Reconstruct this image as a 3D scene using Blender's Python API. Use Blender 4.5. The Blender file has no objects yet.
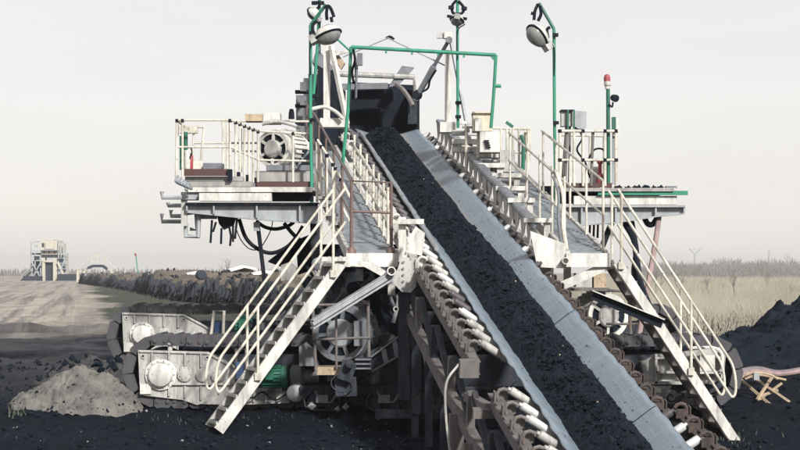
import bpy, bmesh, math, random
from mathutils import Vector, Matrix, noise
random.seed(7)
V = Vector
F = 1890.0; HC = 1.95; HZ = 272.0          # focal length in photo pixels, camera height, horizon row
scene = bpy.context.scene
col = scene.collection
# ---------------------------------------------------------------- camera, sky, sun, exposure
cam = bpy.data.cameras.new('camera'); camo = bpy.data.objects.new('camera', cam); col.objects.link(camo)
camo.location = (0, 0, HC); camo.rotation_euler = (math.pi/2, 0, 0)
cam.sensor_width = 36; cam.lens = 36*F/800; cam.shift_y = (HZ-225)/800
cam.clip_start = .1; cam.clip_end = 9000
scene.camera = camo
SUN = V((.40, -.74, .56)).normalized()
world = bpy.data.worlds.new('World'); scene.world = world; world.use_nodes = True
wn = world.node_tree; wn.nodes.clear()
sky = wn.nodes.new('ShaderNodeTexSky'); sky.sky_type = 'NISHITA'; sky.sun_disc = False
sky.sun_elevation = math.asin(SUN.z); sky.sun_rotation = math.atan2(SUN.x, SUN.y)
sky.air_density = 1.0; sky.dust_density = 1.2; sky.ozone_density = 2.0; sky.altitude = 100
veil = wn.nodes.new('ShaderNodeMix'); veil.data_type = 'RGBA'; veil.inputs[0].default_value = .80
vt = wn.nodes.new('ShaderNodeTexCoord'); vm = wn.nodes.new('ShaderNodeMapping'); vm.inputs['Scale'].default_value = (2, 2, 14)
vn = wn.nodes.new('ShaderNodeTexNoise'); vn.inputs['Scale'].default_value = 1.3; vn.inputs['Detail'].default_value = 4
vr = wn.nodes.new('ShaderNodeValToRGB'); vr.color_ramp.elements[0].color = (7.4, 6.92, 6.62, 1); vr.color_ramp.elements[1].color = (8.05, 7.52, 7.18, 1)
vr.color_ramp.elements[0].position = .35; vr.color_ramp.elements[1].position = .65                      # thin overcast, faintly banded
wn.links.new(vt.outputs['Generated'], vm.inputs[0]); wn.links.new(vm.outputs[0], vn.inputs['Vector']); wn.links.new(vn.outputs[0], vr.inputs[0]); wn.links.new(vr.outputs[0], veil.inputs[7])
wn.links.new(sky.outputs[0], veil.inputs[6])
bg = wn.nodes.new('ShaderNodeBackground'); bg.inputs[1].default_value = .094
wo = wn.nodes.new('ShaderNodeOutputWorld')
wn.links.new(veil.outputs[2], bg.inputs[0]); wn.links.new(bg.outputs[0], wo.inputs[0])
sl = bpy.data.lights.new('sun', 'SUN'); sl.energy = 4.7; sl.angle = math.radians(5); sl.color = (1, .97, .92)
so = bpy.data.objects.new('sun', sl); col.objects.link(so); so.location = (-20, -20, 30)
so.rotation_euler = (-SUN).to_track_quat('-Z', 'Y').to_euler()
scene.render.engine = 'CYCLES'
vs = scene.view_settings; vs.view_transform = 'Standard'; vs.look = 'None'; vs.exposure = 0.45; vs.gamma = 1; vs.use_curve_mapping = False

# ---------------------------------------------------------------- helpers
def q(x, y, Y): return V(((x-400)/F*Y, Y, HC-(y-HZ)/F*Y))
def smooth(t): t = max(0, min(1, t)); return t*t*(3-2*t)
def interp(tab, x):
    if x <= tab[0][0]: return tab[0][1]
    for (a, b), (c, d) in zip(tab, tab[1:]):
        if x <= c: return b+(d-b)*(x-a)/(c-a)
    return tab[-1][1]
def fbm(x, y, z=0, o=4):
    s = 0; a = 1; f = 1
    for _ in range(o): s += a*noise.noise((x*f, y*f, z+f*1.7)); a *= .5; f *= 2.07
    return s
class B:
    def __init__(s): s.v = []; s.f = []
    def add(s, vs, fs):
        n = len(s.v); s.v += [tuple(p) for p in vs]; s.f += [tuple(n+i for i in f) for f in fs]; return s
    def bar(s, p, r, w, h, up=V((0, 0, 1))):
        p = V(p); r = V(r); a = (r-p).normalized(); up = V(up)
        if abs(a.dot(up)) > .999: up = V((0, 1, 0))
        sd = a.cross(up).normalized(); u2 = sd.cross(a)
        vs = [e+sd*i*w/2+u2*j*h/2 for e in (p, r) for i, j in ((-1, -1), (1, -1), (1, 1), (-1, 1))]
        return s.add(vs, [(3, 2, 1, 0), (4, 5, 6, 7), (0, 1, 5, 4), (1, 2, 6, 5), (2, 3, 7, 6), (3, 0, 4, 7)])
    def box(s, c, sz, rz=0, m=None):
        c = V(c); R = m or Matrix.Rotation(rz, 3, 'Z')
        vs = [c+R @ V((i*sz[0]/2, j*sz[1]/2, k*sz[2]/2)) for k in (-1, 1) for i, j in ((-1, -1), (1, -1), (1, 1), (-1, 1))]
        return s.add(vs, [(3, 2, 1, 0), (4, 5, 6, 7), (0, 1, 5, 4), (1, 2, 6, 5), (2, 3, 7, 6), (3, 0, 4, 7)])
    def pbox(s, x0, y0, x1, y1, Y, d):           # photo rectangle at depth Y, d metres deep
        a = q(x0, y1, Y); b = q(x1, y0, Y)
        return s.box(((a.x+b.x)/2, Y+d/2, (a.z+b.z)/2), (b.x-a.x, d, b.z-a.z))
    def prism(s, pts, Y, d):                     # photo polygon at depth Y extruded d metres back
        a = [q(x, y, Y) for x, y in pts]; n = len(a)
        return s.add(a+[p+V((0, d, 0)) for p in a], [tuple(range(n)), tuple(range(2*n-1, n-1, -1))]+[(i, i+n, (i+1) % n+n, (i+1) % n) for i in range(n)])
    def prism3(s, a, d):
        a = [V(p) for p in a]; n = len(a)
        return s.add(a+[p+V(d) for p in a], [tuple(range(n)), tuple(range(2*n-1, n-1, -1))]+[(i, i+n, (i+1) % n+n, (i+1) % n) for i in range(n)])
    def tube(s, pts, r, n=8, r1=None):
        pts = [V(p) for p in pts]; m = len(pts); vs = []; t0 = None; up = None
        for i, p in enumerate(pts):
            t = (pts[min(i+1, m-1)]-pts[max(i-1, 0)]).normalized()
            if up is None: up = t.orthogonal().normalized()
            up = (up-t*up.dot(t)).normalized(); sd = t.cross(up)
            rr = r if r1 is None else r+(r1-r)*i/(m-1)
            vs += [p+(up*math.cos(2*math.pi*k/n)+sd*math.sin(2*math.pi*k/n))*rr for k in range(n)]
        fs = [(i*n+k, i*n+(k+1) % n, (i+1)*n+(k+1) % n, (i+1)*n+k) for i in range(m-1) for k in range(n)]
        fs += [tuple(range(n-1, -1, -1)), tuple((m-1)*n+k for k in range(n))]
        return s.add(vs, fs)
    def lathe(s, c, ax, prof, n=20):
        c = V(c); ax = V(ax).normalized(); u = ax.orthogonal().normalized(); w = ax.cross(u); m = len(prof)
        vs = [c+ax*t+(u*math.cos(2*math.pi*k/n)+w*math.sin(2*math.pi*k/n))*r for r, t in prof for k in range(n)]
        fs = [(i*n+k, i*n+(k+1) % n, (i+1)*n+(k+1) % n, (i+1)*n+k) for i in range(m-1) for k in range(n)]
        fs += [tuple(range(n-1, -1, -1)), tuple((m-1)*n+k for k in range(n))]
        return s.add(vs, fs)
    def ibeam(s, p, r, h, w, t=.02, up=V((0, 0, 1))):
        p = V(p); r = V(r); a = (r-p).normalized(); sd = a.cross(up).normalized(); u2 = sd.cross(a)
        s.bar(p, r, t, h-2*t-.002, up)
        for k in (-1, 1): s.bar(p+u2*k*(h-t)/2, r+u2*k*(h-t)/2, w, t, up)
        return s
    def rock(s, c, r, rnd=random):
        c = V(c); vs = []
        for d in ((1, 0, 0), (-1, 0, 0), (0, 1, 0), (0, -1, 0), (0, 0, 1), (0, 0, -1)):
            vs.append(c+V(d)*r*rnd.uniform(.55, 1.15)+V((rnd.uniform(-.3, .3), rnd.uniform(-.3, .3), rnd.uniform(-.3, .3)))*r)
        return s.add(vs, [(0, 2, 4), (2, 1, 4), (1, 3, 4), (3, 0, 4), (2, 0, 5), (1, 2, 5), (3, 1, 5), (0, 3, 5)])
    def mesh(s, name, angle=35):
        me = bpy.data.meshes.new(name); me.from_pydata(s.v, [], s.f)
        bm = bmesh.new(); bm.from_mesh(me); bmesh.ops.recalc_face_normals(bm, faces=bm.faces); bm.to_mesh(me); bm.free()
        if angle:
            me.shade_smooth(); me.set_sharp_from_angle(angle=math.radians(angle))
        return me
def link(name, me, mat=None, parent=None, M=None):
    o = bpy.data.objects.new(name, me); col.objects.link(o)
    if mat is not None and me is not None and not me.materials: me.materials.append(mat)
    if M is not None: o.matrix_basis = M
    if parent is not None:
        o.parent = parent
        o.matrix_parent_inverse = Matrix.Translation(-V(parent['_o'])) if '_o' in parent else Matrix()
    return o
def tag(o, label, cat, group=None, kind=None):
    if label: o['label'] = label
    if cat: o['category'] = cat
    if group: o['group'] = group
    if kind: o['kind'] = kind
    return o
def thing(name, label, cat, loc=(0, 0, 0), group=None):
    o = bpy.data.objects.new(name, None); col.objects.link(o); o.location = loc; o.empty_display_size = .2
    o['_o'] = tuple(loc)
    return tag(o, label, cat, group)
def part(name, b, mat, parent=None, angle=35): return link(name, b.mesh(name, angle), mat, parent)
def single(name, b, mat, label, cat, group=None, kind=None, angle=35): return tag(part(name, b, mat, None, angle), label, cat, group, kind)
def struct(name, b, mat, angle=60):
    o = part(name, b, mat, None, angle); o['kind'] = 'structure'; return o
def bez(pts, n=8):                               # Catmull-Rom through points
    P = [V(p) for p in pts]; P = [P[0]*2-P[1]]+P+[P[-1]*2-P[-2]]; out = []
    for i in range(1, len(P)-2):
        for k in range(n):
            t = k/n; a, b, c, d = P[i-1:i+3]
            out.append(.5*((2*b)+(c-a)*t+(2*a-5*b+4*c-d)*t*t+(3*b-a-3*c+d)*t**3))
    return out+[P[-2]]
def qpath(pts, Y0, Y1=None): # photo polyline, depth interpolated
    Y1 = Y0 if Y1 is None else Y1; n = len(pts)-1
    return [q(x, y, Y0+(Y1-Y0)*i/n) for i, (x, y) in enumerate(pts)]

# ---------------------------------------------------------------- materials
def nodes(name):
    m = bpy.data.materials.new(name); m.use_nodes = True; t = m.node_tree
    return m, t, t.nodes['Principled BSDF']
def N(t, kind, **kw):
    n = t.nodes.new(kind)
    for k, v in kw.items():
        if isinstance(k, str) and k.startswith('i_'): n.inputs[int(k[2:])].default_value = v
        else: setattr(n, k, v)
    return n
def ramp(t, fac, stops):
    r = t.nodes.new('ShaderNodeValToRGB'); e = r.color_ramp.elements
    while len(e) < len(stops): e.new(.5)
    for el, (p, c) in zip(e, stops): el.position = p; el.color = (*c, 1) if len(c) == 3 else c
    t.links.new(fac, r.inputs[0]); return r.outputs[0]
def mix(t, fac, a, b):
    m = t.nodes.new('ShaderNodeMix'); m.data_type = 'RGBA'
    for i, s in ((0, fac), (6, a), (7, b)):
        if hasattr(s, 'links'): t.links.new(s, m.inputs[i])
        else: m.inputs[i].default_value = s if i == 0 else (*s, 1)
    return m.outputs[2]
def nz(t, scale, detail=5, rough=.6, vec=None):
    n = t.nodes.new('ShaderNodeTexNoise'); n.inputs['Scale'].default_value = scale; n.inputs['Detail'].default_value = detail; n.inputs['Roughness'].default_value = rough
    if vec is not None: t.links.new(vec, n.inputs['Vector'])
    return n.outputs['Fac']
def wpos(t): return t.nodes.new('ShaderNodeNewGeometry').outputs['Position']
def smap(t, vec, sc):
    m = t.nodes.new('ShaderNodeMapping'); m.inputs['Scale'].default_value = sc; t.links.new(vec, m.inputs['Vector']); return m.outputs[0]
def bump(t, p, h, strength, dist=.01):
    b = t.nodes.new('ShaderNodeBump'); b.inputs['Strength'].default_value = strength; b.inputs['Distance'].default_value = dist
    t.links.new(h, b.inputs['Height']); t.links.new(b.outputs[0], p.inputs['Normal'])
def paint(name, base, dirt=(.05, .05, .055), rust=(.16, .08, .045), d=.35, r=.12, rough=.55, metal=0, sc=1.0, spec=None, dust=.55):
    m, t, p = nodes(name); w = wpos(t)
    streak = nz(t, 2.2*sc, 6, .65, smap(t, w, (3, 3, .8))); grime = nz(t, 9*sc, 6, .7, w); sp = nz(t, 26*sc, 4, .7, w)
    c = mix(t, ramp(t, streak, [(.42, (0,)*3), (.66, (d,)*3)]), base, dirt)
    c = mix(t, ramp(t, grime, [(.45, (0,)*3), (.8, (d*.9,)*3)]), c, tuple(.5*a+.5*b for a, b in zip(dirt, base)))
    e = .75-.25*min(r*2, 1)
    c = mix(t, ramp(t, sp, [(e-.08, (0,)*3), (e, (min(1, r*6),)*3)]), c, rust)
    run = nz(t, 1.6*sc, 5, .6, smap(t, w, (9, 9, .7)))
    c = mix(t, ramp(t, run, [(.60, (0,)*3), (.70, (min(.8, r*4),)*3)]), c, tuple(.6*a+.4*b for a, b in zip(rust, dirt)))
    sn = t.nodes.new('ShaderNodeSeparateXYZ'); t.links.new(t.nodes.new('ShaderNodeNewGeometry').outputs['Normal'], sn.inputs[0])   # coal dust settled on level faces
    du = t.nodes.new('ShaderNodeMath'); du.operation = 'MULTIPLY'; t.links.new(ramp(t, sn.outputs[2], [(.70, (0,)*3), (.92, (dust,)*3)]), du.inputs[0]); t.links.new(ramp(t, grime, [(.3, (.25,)*3), (.6, (1,)*3)]), du.inputs[1])
    c = mix(t, du.outputs[0], c, (.035, .036, .04))
    t.links.new(c, p.inputs['Base Color']); p.inputs['Roughness'].default_value = rough; p.inputs['Metallic'].default_value = metal
    p.inputs['Specular IOR Level'].default_value = spec if spec is not None else (.12 if max(base) < .12 else .4)
    bump(t, p, grime, .25, .006); return m
M = {}
M['cream'] = paint('cream paint', (.60, .57, .49), d=.5, r=.16)
M['white'] = paint('white paint', (.58, .57, .53), d=.50, r=.12)
M['dirtywhite'] = paint('dirty white paint', (.40, .40, .38), d=.65, r=.15)
M['grey'] = paint('grey paint', (.30, .32, .335), d=.4, r=.06)
M['midgrey'] = paint('mid grey steel', (.15, .165, .185), d=.6, r=.12)
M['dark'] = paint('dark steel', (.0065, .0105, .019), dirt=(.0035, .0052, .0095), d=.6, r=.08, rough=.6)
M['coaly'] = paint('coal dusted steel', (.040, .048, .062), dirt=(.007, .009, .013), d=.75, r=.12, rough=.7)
M['brown'] = paint('rusty brown steel', (.150, .138, .133), dirt=(.05, .045, .045), rust=(.17, .10, .07), d=.6, r=.15, rough=.75)
M['darkbrown'] = paint('coal stained brown steel', (.085, .07, .065), dirt=(.015, .015, .018), d=.7, r=.15, rough=.75)
M['rustpipe'] = paint('oxide brown paint', (.13, .085, .075), dirt=(.05, .04, .04), d=.4, r=.15)
M['maroon'] = paint('maroon board', (.085, .045, .042), d=.5, r=.1)
M['green'] = paint('green paint', (.022, .22, .135), dirt=(.03, .06, .05), d=.4, r=.05, rough=.45)
M['darkgreen'] = paint('dark green paint', (.012, .12, .075), dirt=(.02, .03, .03), d=.5, r=.05, rough=.5)
M['galv'] = paint('galvanised steel', (.30, .33, .36), dirt=(.10, .11, .125), d=.45, r=.05, rough=.45, metal=.35)
M['roller'] = paint('polished roller', (.55, .55, .55), dirt=(.12, .12, .13), d=.5, r=.04, rough=.35, metal=.2)
M['darkroller'] = paint('worn and shaded roller', (.10, .10, .11), dirt=(.02, .02, .025), d=.6, r=.2, rough=.5, metal=.2)  # dark tone for worn rollers, and painted shade on the right-hand ones
M['rubber'] = paint('black rubber', (.006, .0085, .014), dirt=(.016, .019, .026), d=.3, r=0, rough=.7)
M['shoe'] = paint('track shoe steel', (.075, .076, .086), dirt=(.02, .022, .028), rust=(.085, .065, .056), d=.5, r=.25, rough=.6)
M['beige'] = paint('beige cabinet', (.52, .47, .37), d=.35, r=.08)
M['tan'] = paint('tan paint', (.42, .33, .22), d=.45, r=.2)
M['red'] = paint('red paint', (.28, .04, .045), d=.3, r=.03)
M['blue'] = paint('blue paint', (.03, .07, .17), d=.3, r=.03)
M['pink'] = paint('pinkish hose', (.27, .19, .185), dirt=(.08, .07, .075), d=.5, r=.05, rough=.6)
M['hose'] = paint('dusty hose', (.16, .13, .15), dirt=(.04, .04, .05), d=.5, r=0, rough=.6)
M['lens'] = paint('clouded lens', (.20, .20, .19), dirt=(.12, .13, .14), d=.6, r=0, rough=.22, sc=3)
M['wood'] = paint('weathered planks', (.30, .29, .28), dirt=(.12, .12, .12), d=.6, r=.05, rough=.8)
def simple(name, c, rough=.8):
    m, t, p = nodes(name); n = nz(t, 14, 5, .65, wpos(t))
    t.links.new(mix(t, n, tuple(x*.7 for x in c), tuple(x*1.3 for x in c)), p.inputs['Base Color']); p.inputs['Roughness'].default_value = rough; return m
def coalmat(name, a, b, sc, rough, spec=.4, bs=.6, sand=None):
    m, t, p = nodes(name); w = wpos(t); n1 = nz(t, sc, 8, .7, w); n2 = nz(t, sc*5, 6, .7, w)
    c = mix(t, ramp(t, n1, [(.3, (0,)*3), (.7, (1,)*3)]), a, b)
    c = mix(t, ramp(t, n2, [(.62, (0,)*3), (.8, (.5,)*3)]), c, sand or tuple(3*x for x in b))
    t.links.new(c, p.inputs['Base Color']); p.inputs['Roughness'].default_value = rough; p.inputs['Specular IOR Level'].default_value = spec; p.inputs['Specular Tint'].default_value = (.6, .78, 1, 1)
    bump(t, p, n2, bs, .03); return m
M['coal'] = coalmat('loose coal', (.0021, .0033, .0058), (.0085, .0118, .0180), 7, .7, .14)
M['heap'] = coalmat('coal heap', (.0042, .0062, .0100), (.0125, .0170, .0255), 3, .9, .08)
M['sand'] = coalmat('ash sand', (.055, .056, .060), (.19, .178, .16), 3.2, .95, .1, 1.0, (.27, .255, .23))
M['lightstone'] = simple('pale stone', (.20, .205, .215)); M['spoil'] = coalmat('grey spoil', (.02, .023, .03), (.085, .08, .078), 4, .95, .08, .9)
def reedmat():
    m, t, p = nodes('dry reeds'); w = wpos(t); c = mix(t, ramp(t, nz(t, .16, 6, .7, smap(t, w, (1, .35, 1))), [(.35, (0,)*3), (.65, (1,)*3)]), (.13, .125, .095), (.33, .305, .25))
    c = mix(t, ramp(t, nz(t, 6, 4, .7, w), [(.5, (0,)*3), (.7, (.6,)*3)]), c, (.20, .165, .12))
    t.links.new(c, p.inputs['Base Color']); p.inputs['Roughness'].default_value = .9; return m
M['drygrass'] = reedmat(); M['greengrass'] = simple('green weeds', (.042, .050, .036))
M['twig'] = simple('bare twigs', (.13, .122, .112)); M['fringe'] = simple('dark weathered strips', (.011, .015, .022))
M['sheet'] = simple('pale tarpaulin', (.62, .62, .60)); M['bank'] = coalmat('bank soil', (.06, .055, .05), (.19, .16, .125), 1.5, .95, .1, .7)
M['hazecream'] = simple('far hazed cream steel', (.40, .375, .315)); M['fardark'] = simple('far dark steel', (.015, .022, .035)); M['farblue'] = simple('far grey steel', (.28, .30, .32))  # distance haze is partly painted into the far cream colour
# belt: grey rubber with lengthwise wear lines
def beltmat():
    m, t, p = nodes('worn belt'); a = t.nodes.new('ShaderNodeAttribute'); a.attribute_name = 'st'
    n1 = nz(t, 1.0, 6, .6, smap(t, a.outputs['Vector'], (60, 1.2, 1))); n2 = nz(t, 5, 6, .65, smap(t, a.outputs['Vector'], (1, 1, 1)))
    n3 = nz(t, 1, 4, .6, smap(t, a.outputs['Vector'], (1.5, 14, 1)))
    c = mix(t, ramp(t, n1, [(.3, (0,)*3), (.7, (1,)*3)]), (.090, .122, .155), (.160, .200, .236))
    c = mix(t, ramp(t, n3, [(.5, (0,)*3), (.75, (.4,)*3)]), c, (.215, .265, .305))
    c = mix(t, ramp(t, n2, [(.54, (0,)*3), (.76, (.55,)*3)]), c, (.05, .070, .095))
    sx = t.nodes.new('ShaderNodeSeparateXYZ'); t.links.new(a.outputs['Vector'], sx.inputs[0])
    ab = t.nodes.new('ShaderNodeMath'); ab.operation = 'ABSOLUTE'; t.links.new(sx.outputs[0], ab.inputs[0])
    c = mix(t, ramp(t, ab.outputs[0], [(.335, (.7,)*3), (.365, (0,)*3), (.62, (0,)*3), (.68, (.25,)*3)]), c, (.19, .18, .165))   # coal dust line and scuffed rim
    t.links.new(c, p.inputs['Base Color']); p.inputs['Roughness'].default_value = .42; bump(t, p, n1, .2, .004); return m
M['belt'] = beltmat()
# ground: colours by place carried as an attribute (coal yard, dirt road, verge, dry field)
def groundmat():
    m, t, p = nodes('yard ground'); a = t.nodes.new('ShaderNodeAttribute'); a.attribute_name = 'Col'; w = wpos(t)
    n1 = nz(t, .9, 9, .68, w); n2 = nz(t, 9, 8, .7, w)
    v = t.nodes.new('ShaderNodeMath'); v.operation = 'MULTIPLY_ADD'; v.inputs[1].default_value = 1.5; v.inputs[2].default_value = .25
    t.links.new(n1, v.inputs[0])
    mm = t.nodes.new('ShaderNodeMix'); mm.data_type = 'RGBA'; mm.blend_type = 'MULTIPLY'; mm.inputs[0].default_value = 1
    t.links.new(a.outputs['Color'], mm.inputs[6]); t.links.new(v.outputs[0], mm.inputs[7])
    c = mix(t, ramp(t, n2, [(.56, (0,)*3), (.8, (.12,)*3)]), mm.outputs[2], (.08, .082, .09))
    ra = t.nodes.new('ShaderNodeAttribute'); ra.attribute_name = 'rd'; rs = t.nodes.new('ShaderNodeSeparateXYZ'); t.links.new(ra.outputs['Vector'], rs.inputs[0])
    st1 = nz(t, 1, 5, .65, smap(t, ra.outputs['Vector'], (1.3, .016, 0))); st2 = nz(t, 1, 6, .7, smap(t, ra.outputs['Vector'], (3.5, .05, 0)))
    rm = t.nodes.new('ShaderNodeMath'); rm.operation = 'MULTIPLY'; t.links.new(ramp(t, st1, [(.46, (0,)*3), (.60, (.8,)*3)]), rm.inputs[0]); t.links.new(rs.outputs[2], rm.inputs[1])
    rm2 = t.nodes.new('ShaderNodeMath'); rm2.operation = 'MULTIPLY'; t.links.new(ramp(t, st2, [(.5, (0,)*3), (.7, (.6,)*3)]), rm2.inputs[0]); t.links.new(rs.outputs[2], rm2.inputs[1])
    c = mix(t, rm.outputs[0], c, (.10, .098, .10)); c = mix(t, rm2.outputs[0], c, (.36, .33, .29))      # wheel ruts and worn pale crowns
    t.links.new(c, p.inputs['Base Color']); p.inputs['Roughness'].default_value = .9; p.inputs['Specular IOR Level'].default_value = .10
    bump(t, p, n2, .8, .05); return m
M['ground'] = groundmat()
# ---------------------------------------------------------------- ground
def road_edge(Y): return -.168*Y+.9+1.2*fbm(Y*.06, 3.3)
def gh(X, Y):
    z = interp([(-60, -1.7), (8, -1.2), (22, -.46), (25.6, -.22), (27, .0), (30.5, .36), (36, .42), (4000, .42)], Y)
    z -= .30*math.exp(-((X-5.2)/1.7)**2-((Y-25.0)/1.6)**2)
    if Y < 140:
        k = 1-smooth((Y-60)/80)
        z += k*(.10*fbm(X*.35, Y*.35, 5)+.06*fbm(X*1.4, Y*1.4, 9)+.03*fbm(X*5, Y*5, 2))
        if Y < 60: z += .05*math.sin(Y*5.2+1.5*fbm(X*.3, Y*.3))*math.exp(-((Y-24.6)/1.2)**2)        # churned ridges
        if X < -4 and 30 < Y < 60: z += .16*max(0, fbm(X*.25+3, Y*.22, 4))+.05*fbm((X+.3*Y)*2.2, Y*.2, 8)                          # ruts beside the road
    return z
def gcol(X, Y):
    n = fbm(X*.25, Y*.12, 11); coal = (.0037, .0062, .0112)
    dirt = (.30, .27, .235); verge = (.046, .050, .042); field = (.20, .188, .155); ash = (.020, .024, .031)
    e = X-road_edge(Y)
    c = V(coal).lerp(V(ash), max(0, min(1, n*1.1-.02))*.8)
    if X < -2.5: c = c.lerp(V((.040, .042, .047)), max(0, min(.9, (.55+.9*fbm(X*.5+.2*Y, Y*.9, 6))*smooth((-2.5-X)/2)*smooth((Y-26.5)/4))))
    if X < 3 or Y > 70:
        far = smooth((Y-37-9*n-5*fbm(X*.6, Y*.5, 3))/20)
        c2 = V(dirt).lerp(V((.055, .056, .062)), max(0, min(.85, .5*fbm(X*.5, Y*.3, 6)+.9*smooth((58-Y)/16)))) if e < 0 else V(verge).lerp(V(ash), max(0, n))
        if e < 0:
            for c0 in (-1.6, -3.3, -4.6, -6.4, -8.6, -10.2, -13):
                dd = abs(e-c0-.9*math.sin(Y*.045+c0)-.5*fbm(Y*.1, c0)); c2 = c2.lerp(V((.075, .075, .08)), .2*math.exp(-(dd/.38)**2))
        c2 = c2.lerp(V(verge), smooth((e+1.5)/3)) if e < 3 else c2
        if Y > 60: c2 = c2.lerp(V(field), smooth((e-18)/20))
        if X < -.115*Y or Y > 60: c = c.lerp(c2, far)
    if X >= 3: c = c.lerp(V(field), smooth((Y-43-3*n)/6))
    return c
def grid_axis(stops):
    out = []
    for (a, b, st) in stops:
        n = max(1, round((b-a)/st)); out += [a+(b-a)*i/n for i in range(n)]
    return out+[stops[-1][1]]
gy = grid_axis([(-60, 0, 15), (0, 20, 2.5), (20, 23, .25), (23, 29, .07), (29, 46, .2), (46, 80, .45), (80, 160, 1.5), (160, 400, 12), (400, 2400, 200)])
gx = grid_axis([(-1600, -200, 140), (-200, -60, 7), (-60, -26, .8), (-26, -8, .3), (-8, 8, .09), (8, 16, .3), (16, 60, 2), (60, 200, 14), (200, 1600, 140)])
gv = [(x, y, gh(x, y)) for y in gy for x in gx]; nx = len(gx)
gf = [(j*nx+i, j*nx+i+1, (j+1)*nx+i+1, (j+1)*nx+i) for j in range(len(gy)-1) for i in range(nx-1)]
me = bpy.data.meshes.new('ground'); me.from_pydata(gv, [], gf); me.shade_smooth()
ca = me.color_attributes.new('Col', 'FLOAT_COLOR', 'POINT'); buf = []
for (x, y, z) in gv: c = gcol(x, y); buf += [c[0], c[1], c[2], 1]
ca.data.foreach_set('color', buf)
rdv = []
for (x, y, z) in gv:
    e = x-(-.168*y+.9); rdv += [e, y, smooth((.5-e)/2)*smooth((y-40)/14)]
me.attributes.new('rd', 'FLOAT_VECTOR', 'POINT').data.foreach_set('vector', rdv)
g = link('ground', me, M['ground']); g['kind'] = 'structure'

# ---------------------------------------------------------------- heaps
def mound(name, cx, cy, rx, ry, h, mat, label, cat, prof=1.3, n=70, seed=0, rough=.06, skew=0):
    b = B(); vs = []; fs = []
    for j in range(n+1):
        for i in range(n+1):
            u = -1+2*i/n; v = -1+2*j/n; r = math.hypot(u, v)
            x = cx+u*rx; y = cy+v*ry; w = math.sqrt(r*r+.012)*(1+.22*fbm(u*1.6+seed, v*1.6, seed))-skew*u*(1-min(1, r))
            hh = h*max(0, 1-w)**prof if w < 1 else 0
            z = gh(x, y)+hh+(.02*fbm(x*22, y*22, seed)+rough*fbm(x*2.2+seed, y*2.2, seed)+rough*.6*fbm(x*7, y*7, seed))*smooth(hh/h*4)-.06*smooth(w*3-2.1)
            vs.append((x, y, z))
    fs = [(j*(n+1)+i, j*(n+1)+i+1, (j+1)*(n+1)+i+1, (j+1)*(n+1)+i) for j in range(n) for i in range(n)]
    b.add(vs, fs); return single(name, b, mat, label, cat, angle=75)
mound('sand_pile', -4.60, 27.1, 1.12, .8, .70, M['sand'], 'pale ash sand pile in front of the crawler tracks', 'sand pile', prof=1.25, n=150, seed=3, rough=.07, skew=.2)
pile = bpy.data.objects['sand_pile']; b = B(); rp_ = random.Random(2)
for _ in range(420):
    p = pile.data.vertices[rp_.randrange(len(pile.data.vertices))].co
    if p.z-gh(p.x, p.y) < .06+.35*rp_.random()**2: b.rock(p, .008+.03*rp_.random()**3, rp_)
single('coal_crumbs', b, M['heap'], 'dark coal crumbs lying on the foot of the sand pile', 'coal', kind='stuff', angle=0)
b = B()
for _ in range(900):
    p = pile.data.vertices[rp_.randrange(len(pile.data.vertices))].co
    if p.z-gh(p.x, p.y) > .03: b.rock(p, .006+.026*rp_.random()**3, rp_)
single('sand_clods', b, M['sand'], 'pale clods lying on the sand pile', 'clods', kind='stuff', angle=0)
mound('spoil_mound', -4.75, 29.3, .95, .8, .48, M['spoil'], 'small dark spoil mound behind the pale sand pile', 'spoil mound', prof=1.0, seed=8, rough=.09)
mound('coal_heap', 11.6, 37.5, 5.2, 4.5, 3.15, M['heap'], 'large dark coal heap at the right edge before the dry field', 'coal heap', prof=1.05, n=150, seed=5, rough=.22)
mound('coal_ridge', 6.9, 34.0, 3.2, 1.4, .55, M['heap'], 'low dark coal ridge at the foot of the big coal heap', 'coal ridge', prof=.9, n=80, seed=12, rough=.12)

# ---------------------------------------------------------------- conveyor frame of reference
O = V((2.19, 18.6, .30)); U = V((-.133, 1, .244)).normalized(); R = V((1, .133, 0)).normalized(); NN = R.cross(U)
def cv(s, a, b): return O+U*s+R*a+NN*b
CM = Matrix((R, U, NN)).transposed().to_4x4()
def cvM(s, a=0, b=0): return Matrix.Translation(cv(s, a, b)) @ CM
S0, S1 = -3.6, 19.2
conv = thing('belt_conveyor', 'long troughed belt conveyor carrying coal down from the hopper', 'conveyor', cv(0, 0, -.8))
prof = [(-.62, .005), (-.55, -.03), (-.42, -.12), (-.30, -.20), (-.20, -.235), (-.08, -.24), (.08, -.24), (.20, -.235), (.30, -.20), (.42, -.12), (.55, -.03), (.62, .005)]
vs = []; fs = []; st = []; ns = 300; k = len(prof)
for i in range(ns+1):
    s = S0+(S1-S0)*i/ns
    for j, (a, b) in enumerate(prof):
        e = abs(a)/.62; wob = e**3*(.012*fbm(s*1.3, a*2+9)+.006*math.sin(s*2*math.pi/.47))
        flat = smooth((s-17.2)/2)*.55
        vs.append(cv(s, a+wob*.6, b*(1-flat)-.1*flat+wob)); st.append((a, s, 0))
fs = [(i*k+j, i*k+j+1, (i+1)*k+j+1, (i+1)*k+j) for i in range(ns) for j in range(k-1)]
me = bpy.data.meshes.new('belt'); me.from_pydata([tuple(p) for p in vs], [], fs); me.shade_smooth()
at = me.attributes.new('st', 'FLOAT_VECTOR', 'POINT'); at.data.foreach_set('vector', [c for p in st for c in p])
belt = link('belt', me, M['belt'], conv); sm = belt.modifiers.new('t', 'SOLIDIFY'); sm.thickness = .016; sm.offset = -1
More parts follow.
